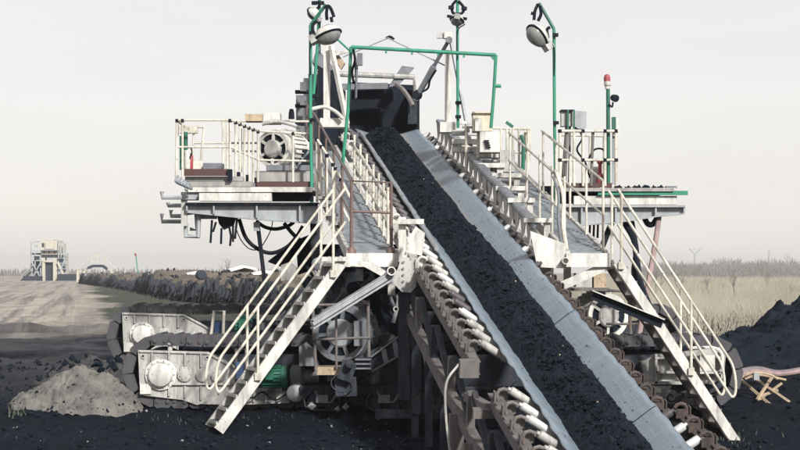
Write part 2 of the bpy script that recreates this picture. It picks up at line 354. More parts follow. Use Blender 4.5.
for s, a0, a1 in ((.98, .30, .615), (4.9, .34, .62)):       # vulcanised belt joints
    b = B()
    for i in range(6):
        t0 = a0+(a1-a0)*i/6; t1 = a0+(a1-a0)*(i+1)/6
        z = lambda a: interp(prof[6:], a)+.004
        b.bar(cv(s+.012*i, t0, z(t0)), cv(s+.012*(i+1), t1, z(t1)), .012, .006, NN)
    part('belt_joint', b, M['rubber'], belt)

# coal on the belt
def cshift(s): return -.035-.115*smooth((s-8)/3)
def coal_b(a, s):
    t = a/.37
    return -.165+.045*smooth((s-8)/3)+.215*(1-abs(t)**2.2)+.05*fbm(a*3, s*2.2, 4)*(1-abs(t)*.6)
vs = []; na = 26; nsl = 560; rc = random.Random(3)
for i in range(nsl+1):
    s = S0+(S1-.8-S0)*i/nsl
    for j in range(na+1):
        t = -1+2*j/na; wd = .395+.03*fbm(s*1.7, 2.2)+.012*fbm(s*9, 7)
        a = t*wd; e = 1-abs(t)**4
        vs.append(cv(s+rc.uniform(-.012, .012), a+cshift(s)+rc.uniform(-.006, .006), coal_b(a*.37/wd, s)+e*(.055*fbm(a*7, s*7, 1)+.035*fbm(a*17, s*17, 2)+rc.uniform(-.012, .012))))
fs = [(i*(na+1)+j, i*(na+1)+j+1, (i+1)*(na+1)+j+1, (i+1)*(na+1)+j) for i in range(nsl) for j in range(na)]
bb = B().add(vs, fs)
for _ in range(15000):
    s = rc.uniform(S0, S1-.9); a = rc.triangular(-.36, .36, 0); r = .007+.034*rc.random()**3.2
    bb.rock(cv(s, a+cshift(s), coal_b(a, s)+r*.3), r, rc)
for _ in range(170):
    s = rc.uniform(S0, S1-1); a = rc.uniform(-.28, .28); bb.rock(cv(s, a+cshift(s), coal_b(a, s)+.012), rc.uniform(.03, .055), rc)
for _ in range(380):                                    # crumbs spilt on the belt wings
    s = rc.uniform(S0, S1-1); sg = rc.choice((-1, 1, 1)); a = .36+.22*rc.random()**2.2; bb.rock(cv(s, sg*a, interp(prof[6:], a)+.004), .003+.009*rc.random()**3, rc)
single('coal_load', bb, M['coal'], 'loose black coal heaped along the moving belt', 'coal', kind='stuff', angle=0)
b = B()
for _ in range(11):
    s = rc.uniform(-1, 14); a = rc.uniform(-.3, .3); b.rock(cv(s, a+cshift(s), coal_b(a, s)+.03), rc.uniform(.008, .018), rc)
single('pale_stones', b, M['tan'], 'scattered pale stone chips lying on the belt coal', 'stones', kind='stuff', angle=0)

# idlers, both sides
rol = B().lathe((0, 0, 0), (1, 0, 0), [(.02, -.33), (.042, -.325), (.047, -.31), (.047, .31), (.042, .325), (.022, .33), (.022, .36)], 14).mesh('roller')
rol.materials.append(M['roller'])
rold = rol.copy(); rold.materials[0] = M['darkroller']; rolw = rol.copy(); rolw.materials[0] = M['dirtywhite']; rj = random.Random(17)
def bracket_mesh(mat):
    b = B(); b.box((-.06, 0, -.05), (.13, .10, .012)).box((-.11, 0, .0), (.014, .10, .12))
    b.tube([(-.07, 0, -.04), (-.085, 0, .03), (-.06, 0, .075), (-.015, 0, .088), (.03, 0, .07), (.045, 0, .04)], .021, 8)
    b.box((-.02, .055, -.005), (.13, .012, .10)); b.box((-.10, .12, -.03), (.09, .20, .012)); me = b.mesh('idler_bracket'); me.materials.append(mat); return me
brd = bracket_mesh(M['darkbrown']); brk = bracket_mesh(M['brown']); brw = bracket_mesh(M['white'])
tilt = math.atan2(.37, .55)
def RA(s): return (.86, -.05) if s < 1.3 else ((.735, -.13) if s < 7.6 else (.79, -.03))
for i in range(47):
    s = -3.2+.47*i
    white = s > 7.6
    for sg in (-1, 1):
        gap = sg < 0 and 1.75 < s < 3.0
        if gap: continue
        Ml = cvM(s, -.56 if sg < 0 else RA(s)[0]-.33, -.135 if sg < 0 else RA(s)[1]-.17) @ Matrix.Rotation(-sg*tilt if sg > 0 else tilt, 4, 'Y')
        if sg > 0: Ml = Ml @ Matrix.Rotation(0, 4, 'Z')
        else: Ml = Ml @ Matrix.Rotation(math.pi, 4, 'Z')
        Ml = Ml @ Matrix.Rotation(rj.uniform(-.06, .06), 4, 'Z') @ Matrix.Translation((rj.uniform(-.03, .02), 0, 0))
        link('roller', rold if (s < 9 and sg < 0 and rj.random() < .15) else rolw if (sg < 0 and s < 9.2 and rj.random() < .5) else rol if ((sg < 0 and s < 9.2) or (sg > 0 and (s < 1 or (i % 3 == 1 and s > 7.6)))) else rold, None, conv, Ml)  # most right-hand rollers take the dark tone as painted shade
        Mb = cvM(s, -.90 if sg < 0 else RA(s)[0], -.02 if sg < 0 else RA(s)[1])
        if sg > 0: Mb = Mb @ Matrix.Rotation(math.pi, 4, 'Z')
        if not white: link('idler_bracket', brk if sg < 0 else brd, None, conv, Mb)
        elif sg < 0 and i % 2: link('idler_bracket', brw, None, conv, Mb)
    link('centre_roller', rold, None, conv, cvM(s, 0, -.325) @ Matrix.Scale(.78, 4, V((1, 0, 0))))
def cbar(s0, s1, a, bz, w, h): return B().bar(cv(s0, a, bz), cv(s1, a, bz), w, h, NN)
def chan(s0, s1, a, bz, h, w, sg):               # channel section with its back outwards
    b = B().bar(cv(s0, a, bz), cv(s1, a, bz), .012, h, NN)
    for e in (-1, 1): b.bar(cv(s0, a-sg*w/2, bz+e*(h/2-.007)), cv(s1, a-sg*w/2, bz+e*(h/2-.007)), w-.014, .012, NN)
    return b
part('stringer_beam', chan(-3.5, 1.72, -1.0, -.15, .16, .11, -1), M['brown'], conv)
part('stringer_beam', chan(3.0, 7.55, -1.0, -.15, .16, .11, -1), M['brown'], conv)
part('stringer_beam', chan(7.7, 18.3, -1.0, -.16, .18, .11, -1), M['white'], conv)
part('stringer_beam', chan(-3.5, 1.25, .96, -.18, .16, .11, 1), M['darkbrown'], conv)
part('stringer_beam', chan(1.4, 7.55, .83, -.26, .16, .11, 1), M['darkbrown'], conv)
part('stringer_beam', chan(7.7, 18.3, .90, -.16, .18, .11, 1), M['white'], conv)
# side skirts on the upper part: round tube left, dented channel right
pts = [cv(8.2+i*.55, -.63+.012*fbm(i*.6, 1), .05+.02*fbm(i*.8, 2)) for i in range(19)]
part('edge_tube', B().tube(pts, .032, 10), M['grey'], conv)
for s0, s1 in ((8.9, 12.2), (12.2, 15.2), (15.2, 18.2)):
    z0 = .24+.04*random.random(); b = B().bar(cv(s0+.02, .93, z0), cv(s1, .93, z0+.02), .09, .03, NN)
    b.tube([cv(s0, .87, z0-.02), cv(s1, .87, z0)], .045, 8); part('edge_cover', b, M['galv'], conv)
for i in range(22):                               # shark-fin hangers under the right cover
    s = 8.2+.47*i
    b = B().prism3([cv(s-.12, .87, .21), cv(s+.30, .87, .21), cv(s+.16, .87, .02), cv(s+.02, .86, -.12), cv(s-.12, .85, -.08)], R*.02)
    part('hanger_plate', b, M['white'], conv)
# lower truss and legs, left side then right side
def below(s, a, bz, z): p = cv(s, a, bz); return V((p.x, p.y, z))
for sg in (-1, 1):
    part('lower_chord', B().bar(cv(-3.5, sg*(1.06 if sg < 0 else .8), -.78), cv(8.2, sg*(1.06 if sg < 0 else .8), -.78), .11, .14, NN), M['brown'], conv)
    for i, s in enumerate([-3, -1.6, -.2, 1.2, 2.6, 4.0, 5.4, 6.8, 8.1]):
        part('truss_post', B().bar(cv(s, sg*(1.06 if sg < 0 else .8), -.3), cv(s, sg*(1.06 if sg < 0 else .8), -.72), .09, .09, U), M['brown' if i % 3 else 'coaly'], conv)
        if s < 7: part('truss_diagonal', B().bar(cv(s+.05, sg*(1.045 if sg < 0 else .79), -.72), cv(s+1.3, sg*(1.045 if sg < 0 else .79), -.3), .06, .09, NN), M['coaly'], conv)
for s in (-2.8, .7, 3.55, 7.0):
    part('cross_member', B().bar(cv(s, -1.0, -.62), cv(s, .78, -.62), .1, .14, NN), M['coaly'], conv)
for s in (2.15, 3.2):
    p = cv(s, -1.12, -.75); gz = gh(p.x, p.y)
    part('support_leg', B().bar(p, (p.x, p.y, gz-.1), .16, .12, U), M['brown'], conv)
p = cv(3.0, .86, -.75); part('support_leg', B().bar(p, (p.x, p.y, gh(p.x, p.y)-.1), .14, .14), M['brown'], conv)
part('link_bar', B().bar(cv(3.05, -1.02, -.50), cv(1.72, -1.02, -.22), .1, .1, NN), M['brown'], conv)
part('link_bar', B().bar(cv(1.7, -1.2, -.26), cv(1.7, -.9, -.26), .1, .1, NN), M['brown'], conv)
part('end_plate', B().bar(cv(3.0, -.92, -.15), cv(3.0, -1.14, -.15), .10, .2, NN), M['brown'], conv)
part('hanging_cable', B().tube(bez([cv(3.0, -1.15, -.1), cv(2.9, -1.3, -.3), cv(2.8, -1.3, -.7), cv(2.6, -1.25, -1.2), cv(2.4, -1.22, -1.8)]), .014, 6), M['dirtywhite'], conv)
for s in (4.5, 5.8, 7.1):                          # dark posts under the truss
    p = cv(s, -1.06, -.85); part('support_leg', B().bar(p, (p.x, p.y, gh(p.x, p.y)-.05), .1, .1), M['coaly'], conv)
# outriggers towards the walkways
for sg, A0, A1 in ((-1, 1.02, 1.32), (1, 1.0, 1.36)):
    for s in (8.4, 9.6, 11.0, 12.4, 13.8, 15.2):
        b = B().bar(cv(s, sg*A0, -.06), cv(s, sg*A1, -.06), .11, .10, NN); e = cv(s, sg*(A1-.08), -.10); b.bar(e, e-V((0, 0, .55)), .10, .10)
        part('outrigger', b, M['white'], conv)

# ---------------------------------------------------------------- hopper at the head of the conveyor
hop = thing('loading_hopper', 'dark steel loading hopper at the top of the belt', 'hopper', q(382, 150, 37.5))
YH = 37.4
part('rear_wall', B().prism([(348, 82), (414, 85), (412, 150), (350, 150)], YH+1.4, .06), M['dark'], hop)
part('side_wall', B().prism3([q(336, 84, YH), q(334, 150, YH), q(334, 150, YH)+V((.15, 1.5, 0)), q(336, 84, YH)+V((.15, 1.5, 0))], (-.05, 0, 0)), M['dark'], hop)
part('side_wall', B().prism3([q(417, 90, YH), q(417, 140, YH), q(417, 140, YH)+V((-.1, 1.5, 0)), q(413, 82, YH)+V((-.1, 1.5, 0))], (.05, 0, 0)), M['dark'], hop)
part('rubber_curtain', B().prism([(352, 91), (368, 90), (392, 88), (396, 114), (376, 106), (352, 104)], YH+.9, .03), M['rubber'], hop)
part('rim_beam', B().bar(q(332, 87, YH+.7), q(388, 86, YH+.7), .1, .12), M['midgrey'], hop)
part('top_frame', B().tube([q(338, 74, YH), q(414, 77, YH), q(415, 101, YH)], .055, 8), M['dirtywhite'], hop)
part('deflector_plate', B().prism3([q(402, 67, YH+.3), q(414, 68.5, YH+.3), q(399, 85, YH-.1), q(389, 87, YH-.1)], (0, .05, .03)), M['midgrey'], hop)
part('skirt_strip', B().tube(bez([q(396, 84, YH-.2), q(403, 90, YH-.3), q(409, 98, YH-.4), q(413, 106, YH-.5)]), .05, 6), M['brown'], hop)
part('chain', B().tube([q(355, 60, YH-1), q(356, 78, YH-1), q(355, 101, YH-1)], .02, 6), M['dark'], hop)
part('corner_post', B().pbox(408, 100, 417, 124, YH-.3, .3), M['coaly'], hop)
# machinery house left of the hopper
house = thing('machinery_house', 'narrow grey machinery housing left of the hopper behind green poles', 'machinery house', q(310, 190, 35))
for x0, x1, y0, mt in ((296, 303, 95, 'midgrey'), (303.3, 308, 78, 'grey'), (308.3, 317, 74, 'coaly'), (317.3, 336, 70, 'dark')):
    part('panel', B().pbox(x0, y0, x1, 188, 34.5+(x1-296)*.02, 1.2), M[mt], house)
for y in (90, 104, 122, 140): part('clamp_bar', B().pbox(295, y, 309, y+3, 34.2, .2), M['dark'], house)
for y in (82, 96): part('vent_cap', B().pbox(300, y, 306, y+9, 34.0, .3), M['midgrey'], house)
part('roof_plate', B().prism3([q(317, 48, 35.6), q(336, 70, 35.6), q(333, 74, 35.6), q(312, 62, 35.6)], (0, 1.0, 0)), M['midgrey'], house)
# ---------------------------------------------------------------- railings
def joint(parent, p, r=.028): part('clamp', B().lathe(V(p)-V((0, 0, .025)), (0, 0, 1), [(r, 0), (r, .05)], 8), M['dark'], parent)
def railing(parent, tops, mids, posts, mat='cream', r=.018, clamps=True):
    rg = part('railing', B().tube(tops, r, 8), M[mat], parent)
    for mline in mids: part('mid_rail', B().tube(mline, r*.9, 8), M[mat], rg)
    for a, c in posts:
        part('post', B().tube([a, c], r, 8), M[mat], rg)
        if clamps: joint(rg, V(a)-V((0, 0, .01)), r*1.45)
    return rg
# ---------------------------------------------------------------- sloping walkways beside the belt
def walkway(name, label, wx0, wx1, s_off, rails):
    P0 = q((wx0+wx1)/2, 252, 26.2); w = (wx1-wx0)/F*26.2; L = 8.6
    t = thing(name, label, 'walkway', P0)
    def W(s, a, z): return P0+U*s+R*a+V((0, 0, z))
    part('grating', B().bar(W(0, 0, -.03), W(L, 0, -.03), w-.10, .018, NN), M['galv'], t)
    b = B()
    for i in range(86): b.bar(W(.04+i*.1, -w/2+.05, -.012), W(.04+i*.1, w/2-.05, -.012), .035, .024, NN)
    st_ = part('grating_bars', b, M['galv'], t); st_['kind'] = 'stuff'
    for sg in (-1, 1): part('side_channel', B().bar(W(0, sg*(w/2-.02), -.06), W(L, sg*(w/2-.02), -.06), .05, .16, NN), M['white'], t)
    part('front_beam', B().bar(W(-.05, -w/2-.02, -.10), W(-.05, w/2+.02, -.10), .08, .19), M['white'], t)
    return t, W, w, L
lw, LW, wl_, Lw = walkway('walkway', 'steep grated walkway with brown handrail along the left side of belt', 347, 396, 0, None)
# brown gate frame and left railing
rg = part('end_gate', B().tube([LW(.02, -wl_/2+.06, 0), LW(.02, -wl_/2+.06, .98), LW(.02, wl_/2-.06, .96), LW(.02, wl_/2-.06, 0)], .024, 8), M['rustpipe'], lw)
part('mid_rail', B().tube([LW(.02, -wl_/2+.06, .56), LW(.02, wl_/2-.06, .54)], .018, 8), M['rustpipe'], rg)
for a in (-1, 1): part('post_foot', B().lathe(LW(.02, a*(wl_/2-.06), -.02), (0, 0, 1), [(.07, 0), (.07, .03), (.04, .08)], 10), M['rustpipe'], rg)
railing(lw, [LW(s, -wl_/2+.06, .98 if s < 6.5 else .9) for s in (.03, 1, 2, 3, 4, 5, 6, 7, 8)], [[LW(s, -wl_/2+.06, .5) for s in (.03, 2, 4, 6, 8)]],
        [(LW(s, -wl_/2+.06, .98 if s < 6.5 else .9), LW(s, -wl_/2+.06, 0)) for s in (1.3, 2.6, 3.9, 5.2, 6.5, 7.7)], 'rustpipe', .018, clamps=False)
railing(lw, [LW(s, wl_/2-.05, .62) for s in (.5, 3, 5)], [[LW(s, wl_/2-.05, .3) for s in (.5, 3, 5)]],
        [(LW(s, wl_/2-.05, .80), LW(s, wl_/2-.05, 0)) for s in (.5, 1.0, 1.6, 2.3, 3.2, 4.1, 5)], 'cream', .02, False)
rw, RW, wr_, Rw = walkway('walkway', 'steep grated walkway with cream handrail along the right side of belt', 566, 608, 0, None)
railing(rw, [RW(s, wr_/2-.05, .98) for s in (.03, 2, 4.3)], [[RW(s, wr_/2-.05, .5) for s in (.03, 2, 4.3)]],
        [(RW(s, wr_/2-.05, .98), RW(s, wr_/2-.05, 0)) for s in (.05, 1.1, 2.2, 3.2, 4.2)], 'cream', .018, False)
railing(rw, [RW(s, -wr_/2+.05, .90) for s in (.35, 3, 4.6)], [[RW(s, -wr_/2+.05, .45) for s in (.35, 3, 4.6)]],
        [(RW(s, -wr_/2+.05, .98), RW(s, -wr_/2+.05, 0)) for s in (.35, 1.2, 2.1, 3.1, 4.5)], 'cream', .018, False)
part('cable_bundle', B().tube(bez([RW(.1, -wr_/2+.02, .02), RW(.12, -wr_/2-.02, .35), RW(.3, -wr_/2+.02, .7), RW(.5, -wr_/2-.03, 1.0), RW(.8, -wr_/2, .95)]), .030, 8), M['cream'], rw)
part('cable_bundle', B().tube(bez([RW(.0, -wr_/2-.06, -.05), RW(.05, -wr_/2-.10, .4), RW(.3, -wr_/2-.05, .75), RW(.5, -wr_/2-.08, .95)]), .02, 8), M['midgrey'], rw)
part('tube_stub', B().lathe(RW(-.1, -wr_/2-.04, -.10), (0, -1, 0), [(.05, -.3), (.05, .10), (.038, .10), (.038, .02)], 14), M['white'], rw)
part('knee_brace', B().bar(RW(-.02, wr_/2, -.18), RW(.05, -wr_/2-.05, -.48), .05, .12), M['white'], rw)
part('bracket_plate', B().prism3([RW(-.04, -wr_/2-.02, .12), RW(-.04, -wr_/2+.0, -.22), RW(-.04, -wr_/2-.42, -.20), RW(-.04, -wr_/2-.52, .30)], (0, .03, 0)), M['white'], rw)
# left landing hardware: knee brace, column with gusset plate, strut
col_t = thing('corner_column', 'white bolted column with gusset plate at the foot of the left walkway', 'column', q(404, 392, 26.1))
part('upright', B().pbox(398.5, 217, 406, 262, 26.0, .12), M['white'], col_t)
part('arm', B().pbox(397, 219, 424, 224, 25.9, .10), M['white'], col_t)
part('gusset_plate', B().prism([(401, 257), (415, 258), (416.5, 286), (411, 292.5), (402, 292), (391, 281), (398, 268)], 25.8, .06), M['dirtywhite'], col_t)
part('lower_column', B().pbox(398, 292, 410, 400, 25.9, .2), M['coaly'], col_t)  # dark colour stands in for the shadow on the lower column
b = B()
for i in range(5): b.lathe(q(403.3, 262+i*6.4, 25.79), (0, -1, 0), [(.016, 0), (.016, .015)], 6)
part('bolts', b, M['midgrey'], col_t)
part('wing_bracket', B().prism([(406, 252), (418, 228), (425, 233), (422, 256)], 25.95, .04), M['white'], col_t)
part('wing_bracket', B().prism([(407, 240), (416, 226), (418, 228), (410, 246)], 25.6, .03), M['white'], col_t)
part('lifting_eye', B().lathe(q(396, 309, 25.85), (0, -1, 0), [(.04, -.03), (.04, 0), (.022, 0), (.022, -.03)], 12), M['dirtywhite'], col_t)
st = thing('diagonal_strut', 'grey channel strut with round tube end bracing the left landing', 'strut', q(312, 326, 25.4))
part('channel', B().bar(q(312, 324, 25.3), q(391, 275, 25.8), .09, .05).bar(q(312, 328.5, 25.3), q(391, 279.5, 25.8), .11, .025).bar(q(312, 320.5, 25.3), q(391, 271.5, 25.8), .11, .02), M['grey'], st)
part('tube_end', B().lathe(q(391.5, 271, 25.7), (0, -1, 0), [(.062, -.4), (.062, .05), (.045, .05), (.045, -.1)], 18), M['white'], st)
kb = B().prism([(354, 261), (372, 262), (393, 276), (392, 282)], 25.95, .04)
part('knee_plate', kb, M['white'], st)

# ---------------------------------------------------------------- stairs
def staircase(label, foot, top, width, near, rails, treadmat='midgrey', smat='white', ntr=13, fmat='dirtywhite'):
    t = thing('staircase', label, 'staircase', foot)
    d = top-foot; h = V((d.x, d.y, 0)).normalized(); nr = V((h.y, -h.x, 0))
    if nr.y > 0: nr = -nr
    sd = d.cross(nr).normalized()
    if sd.z < 0: sd = -sd
    for k in (0, 1):
        o = nr*(-width*k)
        b = B().bar(foot+o, top+o, .016, .125, sd)
        for e in (-1, 1): b.bar(foot+o-nr*.035+sd*e*.066, top+o-nr*.035+sd*e*.066, .055, .012, sd)
        part('stringer', b, M[smat if k == 0 else fmat], t)
    for i in range(ntr):
        c = foot+d*((i+.6)/ntr)-nr*width*.5
        td = part('tread', B().box(c, (.19, width-.05, .03), math.atan2(h.y, h.x)), M[treadmat], t)
        part('nosing', B().box(c+h*-.103+V((0, 0, -.005)), (.014, width-.06, .045), math.atan2(h.y, h.x)), M['white' if treadmat != 'brown' else 'brown'], td)
    return t, nr
Lf = q(219, 431, 25.5); Lt = q(345, 259, 26.05)
ls, nrl = staircase('long steep white staircase down the left side of machine', Lf, Lt, .56, 1, None, 'coaly')
def stair_rail(t, foot, top, off, hs, side, ext, n=3):
    d = top-foot; h = V((d.x, d.y, 0)).normalized()
    tp = [top+off+V((0, 0, hs))]+[foot+off+d*k+V((0, 0, hs)) for k in (.5, ext)]
    e = tp[-1]; md = hs*.52; dn = -d.normalized()
    c = foot+off+d*(ext)+V((0, 0, md))
    loop = []
    for i in range(1, 10):
        a = math.pi*i/10; m_ = (e+c)/2; loop.append(m_+(e-m_)*math.cos(a)+dn*((hs-md)/2*.62)*math.sin(a))
    pts = tp+loop+[c, foot+off+d*.5+V((0, 0, md)), top+off+V((0, 0, md))]
    rg = part('railing', B().tube(pts, .019, 8), M['cream'], t)
    for k in n:
        p = foot+off+d*k; part('post', B().tube([p+V((0, 0, -.02)), p+V((0, 0, hs))], .019, 8), M['cream'], rg)
        part('post_foot', B().box(p+V((0, 0, .03)), (.08, .05, .10)), M['cream'], rg)
stair_rail(ls, Lf, Lt, nrl*.03, .98, 1, .02, (.30, .90))
stair_rail(ls, Lf, Lt, -nrl*.59, .98, 1, .02, (.30, .90))
part('landing_bar', B().bar(q(322, 259, 26.0), q(346, 259, 26.0), .06, .06), M['white'], ls)
Rf = q(739, 447, 26.2); Rt = q(617, 262, 25.9)
rs, nrr = staircase('long steep white staircase down the right side of machine', Rf, Rt, .40, 1, None, 'brown', 'white', 13, 'brown')
stair_rail(rs, Rf, Rt, nrr*.03, 1.0, 1, .08, (.40, .97))
stair_rail(rs, Rf, Rt, -nrr*.43, 1.0, 1, .08, (.40, .97))
cb = thing('diagonal_strut', 'dark angled strut between belt frame and right staircase', 'strut', q(595, 296, 25.9))
part('channel', B().bar(q(592, 295, 25.75), q(662, 324, 25.75), .10, .12), M['dark'], cb)
part('top_flange', B().bar(q(592, 290.5, 25.70), q(664, 319.5, 25.70), .15, .015), M['white'], cb)

# ---------------------------------------------------------------- left service platform
lp = thing('service_platform', 'steel service platform with cream railings on the left side of machine', 'platform', q(250, 225, 29))
YP = 28.3
for i in range(7): part('deck_plank', B().box((q(250, 190, 28.4).x, 28.45+i*.3, q(250, 188, 28.4).z-.02), (1.95, .285, .05)), M['wood'], lp)
part('front_edge_beam', B().pbox(188, 187, 312, 192, YP, .10), M['white'], lp)
part('cable_tray', B().pbox(199, 193, 271.5, 201, YP-.05, .25), M['white'], lp)
part('tray_gap_shade', B().pbox(272, 193, 313, 201, YP+.25, .25), M['dark'], lp)  # dark bar put in as the shade of the gap beside the tray
part('side_box', B().pbox(181, 192, 198, 199.5, YP+.05, .4), M['grey'], lp)
b = B().prism([(186, 205), (318, 206), (318, 222.5), (300, 222.5), (257, 218.5), (187, 211.5)], YP+.1, .03)
part('main_girder', b, M['grey'], lp)
part('top_flange', B().pbox(185, 202.5, 319, 205, YP, .32), M['dark'], lp)
part('bottom_flange', B().bar(q(187, 212.3, YP+.15), q(257, 219.3, YP+.15), .2, .02).bar(q(257, 219.3, YP+.15), q(318, 223.4, YP+.15), .2, .02), M['grey'], lp)
for x, y1 in ((187, 211), (214, 214), (257, 218), (300, 222)): part('stiffener', B().pbox(x-1, 205.2, x+.6, y1, YP+.02, .1), M['grey'], lp)
part('rear_girder', B().pbox(205, 203, 318, 214, YP+1.9, .1), M['midgrey'], lp)
for i, (x0, x1, y, up) in enumerate(((162, 182, 197.5, 6), (168, 187, 205.5, 3), (171, 187, 216, 6), (162, 186, 221.5, 8))):
    b = B().tube([q(x1, y, YP+.2*i), q(x0, y, YP+.2*i), q(x0, y-up, YP+.2*i)], .032, 6); part('cable_hook', b, M['grey'], lp)
part('hook_plate', B().pbox(181, 198, 187, 226, YP+.1, .05), M['dirtywhite'], lp)
part('bracket_loop', B().tube([q(186, 224, YP+.2), q(186, 236, YP+.2), q(198, 237, YP+.2), q(199, 213, YP+.2), q(187, 213, YP+.2)], .04, 6), M['grey'], lp)
part('bracket_loop', B().tube([q(190, 229, YP+.4), q(197, 230, YP+.4), q(196, 214, YP+.4)], .03, 6), M['grey'], lp)
part('hole_plate', B().pbox(199, 213, 217, 219, YP+.45, .03), M['dirtywhite'], lp)
part('kick_plate', B().pbox(184, 169, 229, 176, YP+.02, .02), M['maroon'], lp)
part('kick_plate', B().pbox(256, 182, 312, 187, YP+.75, .02), M['maroon'], lp)
part('upper_step', B().pbox(185, 176.5, 243, 181, YP+.1, .8), M['wood'], lp)
part('lower_step', B().pbox(188, 181.5, 252, 186.5, YP+.05, 1.0), M['wood'], lp)
b = B()
for i in range(5): b.tube(bez([q(178+i*3, 176+i*2.2, YP-.1), q(176+i*3, 181+i*1.5, YP-.15), q(180+i*3, 184+i*1.2, YP-.1)], 4), .025, 6)
part('coiled_cable', b, M['galv'], lp)
# front railing: level, then stepping down to the right
Yq = YP; Yr = YP+.8
railing(lp, [q(177, 120, Yq), q(231, 120, Yq), q(258, 131, Yr), q(312, 134, Yr)], [[q(177, 147, Yq), q(230, 147, Yq), q(258, 160, Yr), q(312, 161, Yr)]],
        [(q(177, 120, Yq), q(176, 178, Yq)), (q(182.5, 120, Yq), q(182.5, 177, Yq)), (q(230, 120, Yq), q(230, 179, Yq))]
        + [(q(231+27*k, 120+11*k, Yq+.8*k), q(231+27*k, 178+9*k, Yq+.8*k)) for k in (.17, .33, .5, .66, .82, 1)]
        + [(q(293, 133, Yr), q(293, 184, Yr))], 'cream', .018)
for k in (.0, .3, .6, .9): part('post_socket', B().box(q(230+27*k, 175+9*k, Yq+.8*k), (.07, .07, .17)), M['dark'], lp)
railing(lp, [q(178, 121, Yq), q(185, 127, Yq+1.6), q(204, 127, Yq+2.0)], [], [(q(204, 127, Yq+2.0), q(200, 170, Yq+2.0))], 'cream', .019, False)
railing(lp, [q(222, 126, Yq+2), q(222, 121, Yq+2), q(312, 121.5, Yq+2.1)], [[q(194, 143, Yq+2), q(312, 143, Yq+2)], [q(232, 151, Yq+2), q(312, 152, Yq+2)]],
        [(q(223, 122, Yq+2), q(223, 172, Yq+2)), (q(227, 124, Yq+2), q(227, 172, Yq+2)), (q(241, 122, Yq+2), q(241, 172, Yq+2)), (q(194, 127, Yq+2), q(192, 170, Yq+2))], 'cream', .018, False)
part('meter_box', B().pbox(179, 127, 197, 133, Yq+.6, .15), M['cream'], lp)
part('green_pipe', B().tube([q(181.5, 136, Yq+.3), q(181.5, 170, Yq+.3)], .03, 8).tube([q(185.5, 132, Yq+.35), q(185.5, 150, Yq+.35)], .035, 8), M['darkgreen'], lp)
part('fence_panel', B().pbox(193, 161, 203, 169, Yq+1.4, .03), M['cream'], lp)
part('grey_locker', B().pbox(203, 163, 222, 171, Yq+1.2, .4), M['midgrey'], lp)
part('edge_flag', B().pbox(176.3, 124, 178.5, 136, Yq+.03, .02), M['maroon'], lp)
fe = thing('fire_extinguisher', 'pale fire extinguisher with red tank beside green pipe on the left platform', 'fire extinguisher', q(188, 169, YP+.5))
part('bottle', B().lathe(q(187, 169, YP+.5), (0, 0, 1), [(.045, 0), (.05, .02), (.05, .26), (.03, .31), (.015, .33)], 14), M['white'], fe)
part('hose', B().tube(bez([q(187, 148, YP+.5), q(190, 147, YP+.48), q(192, 152, YP+.47), q(190, 158, YP+.46)], 5), .012, 6), M['rubber'], fe)
part('red_tank', B().lathe(q(191, 169, YP+.55), (0, 0, 1), [(.03, 0), (.034, .02), (.034, .2), (.015, .24)], 12), M['red'], fe)

sr = thing('step_railing', 'cream picket handrail stepping down between left platform and walkway', 'railing', q(330, 225, 27.6))
railing(sr, qpath([(317, 139), (334, 166), (352, 201)], 28.0, 27.3), [qpath([(317, 170), (334, 190), (350, 222)], 28.0, 27.3)],
        [(q(x, y, Y), q(x, y2, Y)) for x, y, y2, Y in ((317, 139, 202, 28), (321.5, 146, 214, 27.9), (327, 155, 222, 27.7), (333, 164, 230, 27.6), (335, 168, 232, 27.6), (341, 179, 236, 27.5))], 'cream', .02)
part('stair_treads', B().pbox(318, 196, 331, 199, 27.8, .5), M['wood'], sr)
for i in range(4): part('tread', B().pbox(318+i*5, 204+i*9, 334+i*4, 207+i*9, 27.7-.1*i, .3), M['wood'], sr)

# ---------------------------------------------------------------- motors
def motor(label, name, c, ax, Rm, L, body, cap, spokes=6, ring=True):
    t = thing(name, label, 'motor', c-V((0, 0, Rm*1.3))); ax = V(ax).normalized()
    part('housing', B().lathe(c, ax, [(Rm*.94, 0), (Rm, .03), (Rm*1.06, .10), (Rm*1.06, L*.6), (Rm*.95, L*.75), (Rm*.6, L)], 36), M[body], t)
    part('front_ring', B().lathe(c-ax*.05, ax, [(Rm*.80, .055), (Rm*.80, 0), (Rm*1.0, 0), (Rm*1.0, .06)], 36), M[body], t)
    part('vent_recess', B().lathe(c-ax*.015, ax, [(Rm*.795, 0), (Rm*.795, .01)], 36), M['dark'], t)
    part('hub_cap', B().lathe(c-ax*.07, ax, [(Rm*.1, -.012), (Rm*.44, -.01), (Rm*.50, .01), (Rm*.50, .06)], 28), M[cap], t)
    u = ax.orthogonal().normalized(); w = ax.cross(u)
    for i in range(spokes):
        a = 2*math.pi*(i+.25)/spokes; dr = u*math.cos(a)+w*math.sin(a)
        part('spoke', B().bar(c-ax*.035+dr*Rm*.45, c-ax*.035+dr*Rm*.84, Rm*.13, .04, ax), M[body], t)
    b = B()
    for i in range(28):
        a = 2*math.pi*i/28; dr = u*math.cos(a)+w*math.sin(a); b.bar(c+ax*.14+dr*Rm*1.07, c+ax*L*.55+dr*Rm*1.07, .012, .05, dr)
    if ring: part('cooling_fins', b, M[body], t)
    return t
mo = motor('large round white motor behind the left platform railing', 'electric_motor', q(274, 149, 29.6), (.42, .9, 0), .29, .95, 'white', 'dirtywhite', 6)
part('terminal_box', B().pbox(263, 112.5, 280, 123, 29.7, .4), M['white'], mo)
part('terminal_box', B().pbox(245, 114, 262.5, 121, 29.7, .35), M['tan'], mo)
part('bed_frame', B().pbox(255, 171, 312, 181.5, 29.3, 1.0), M['wood'], mo)
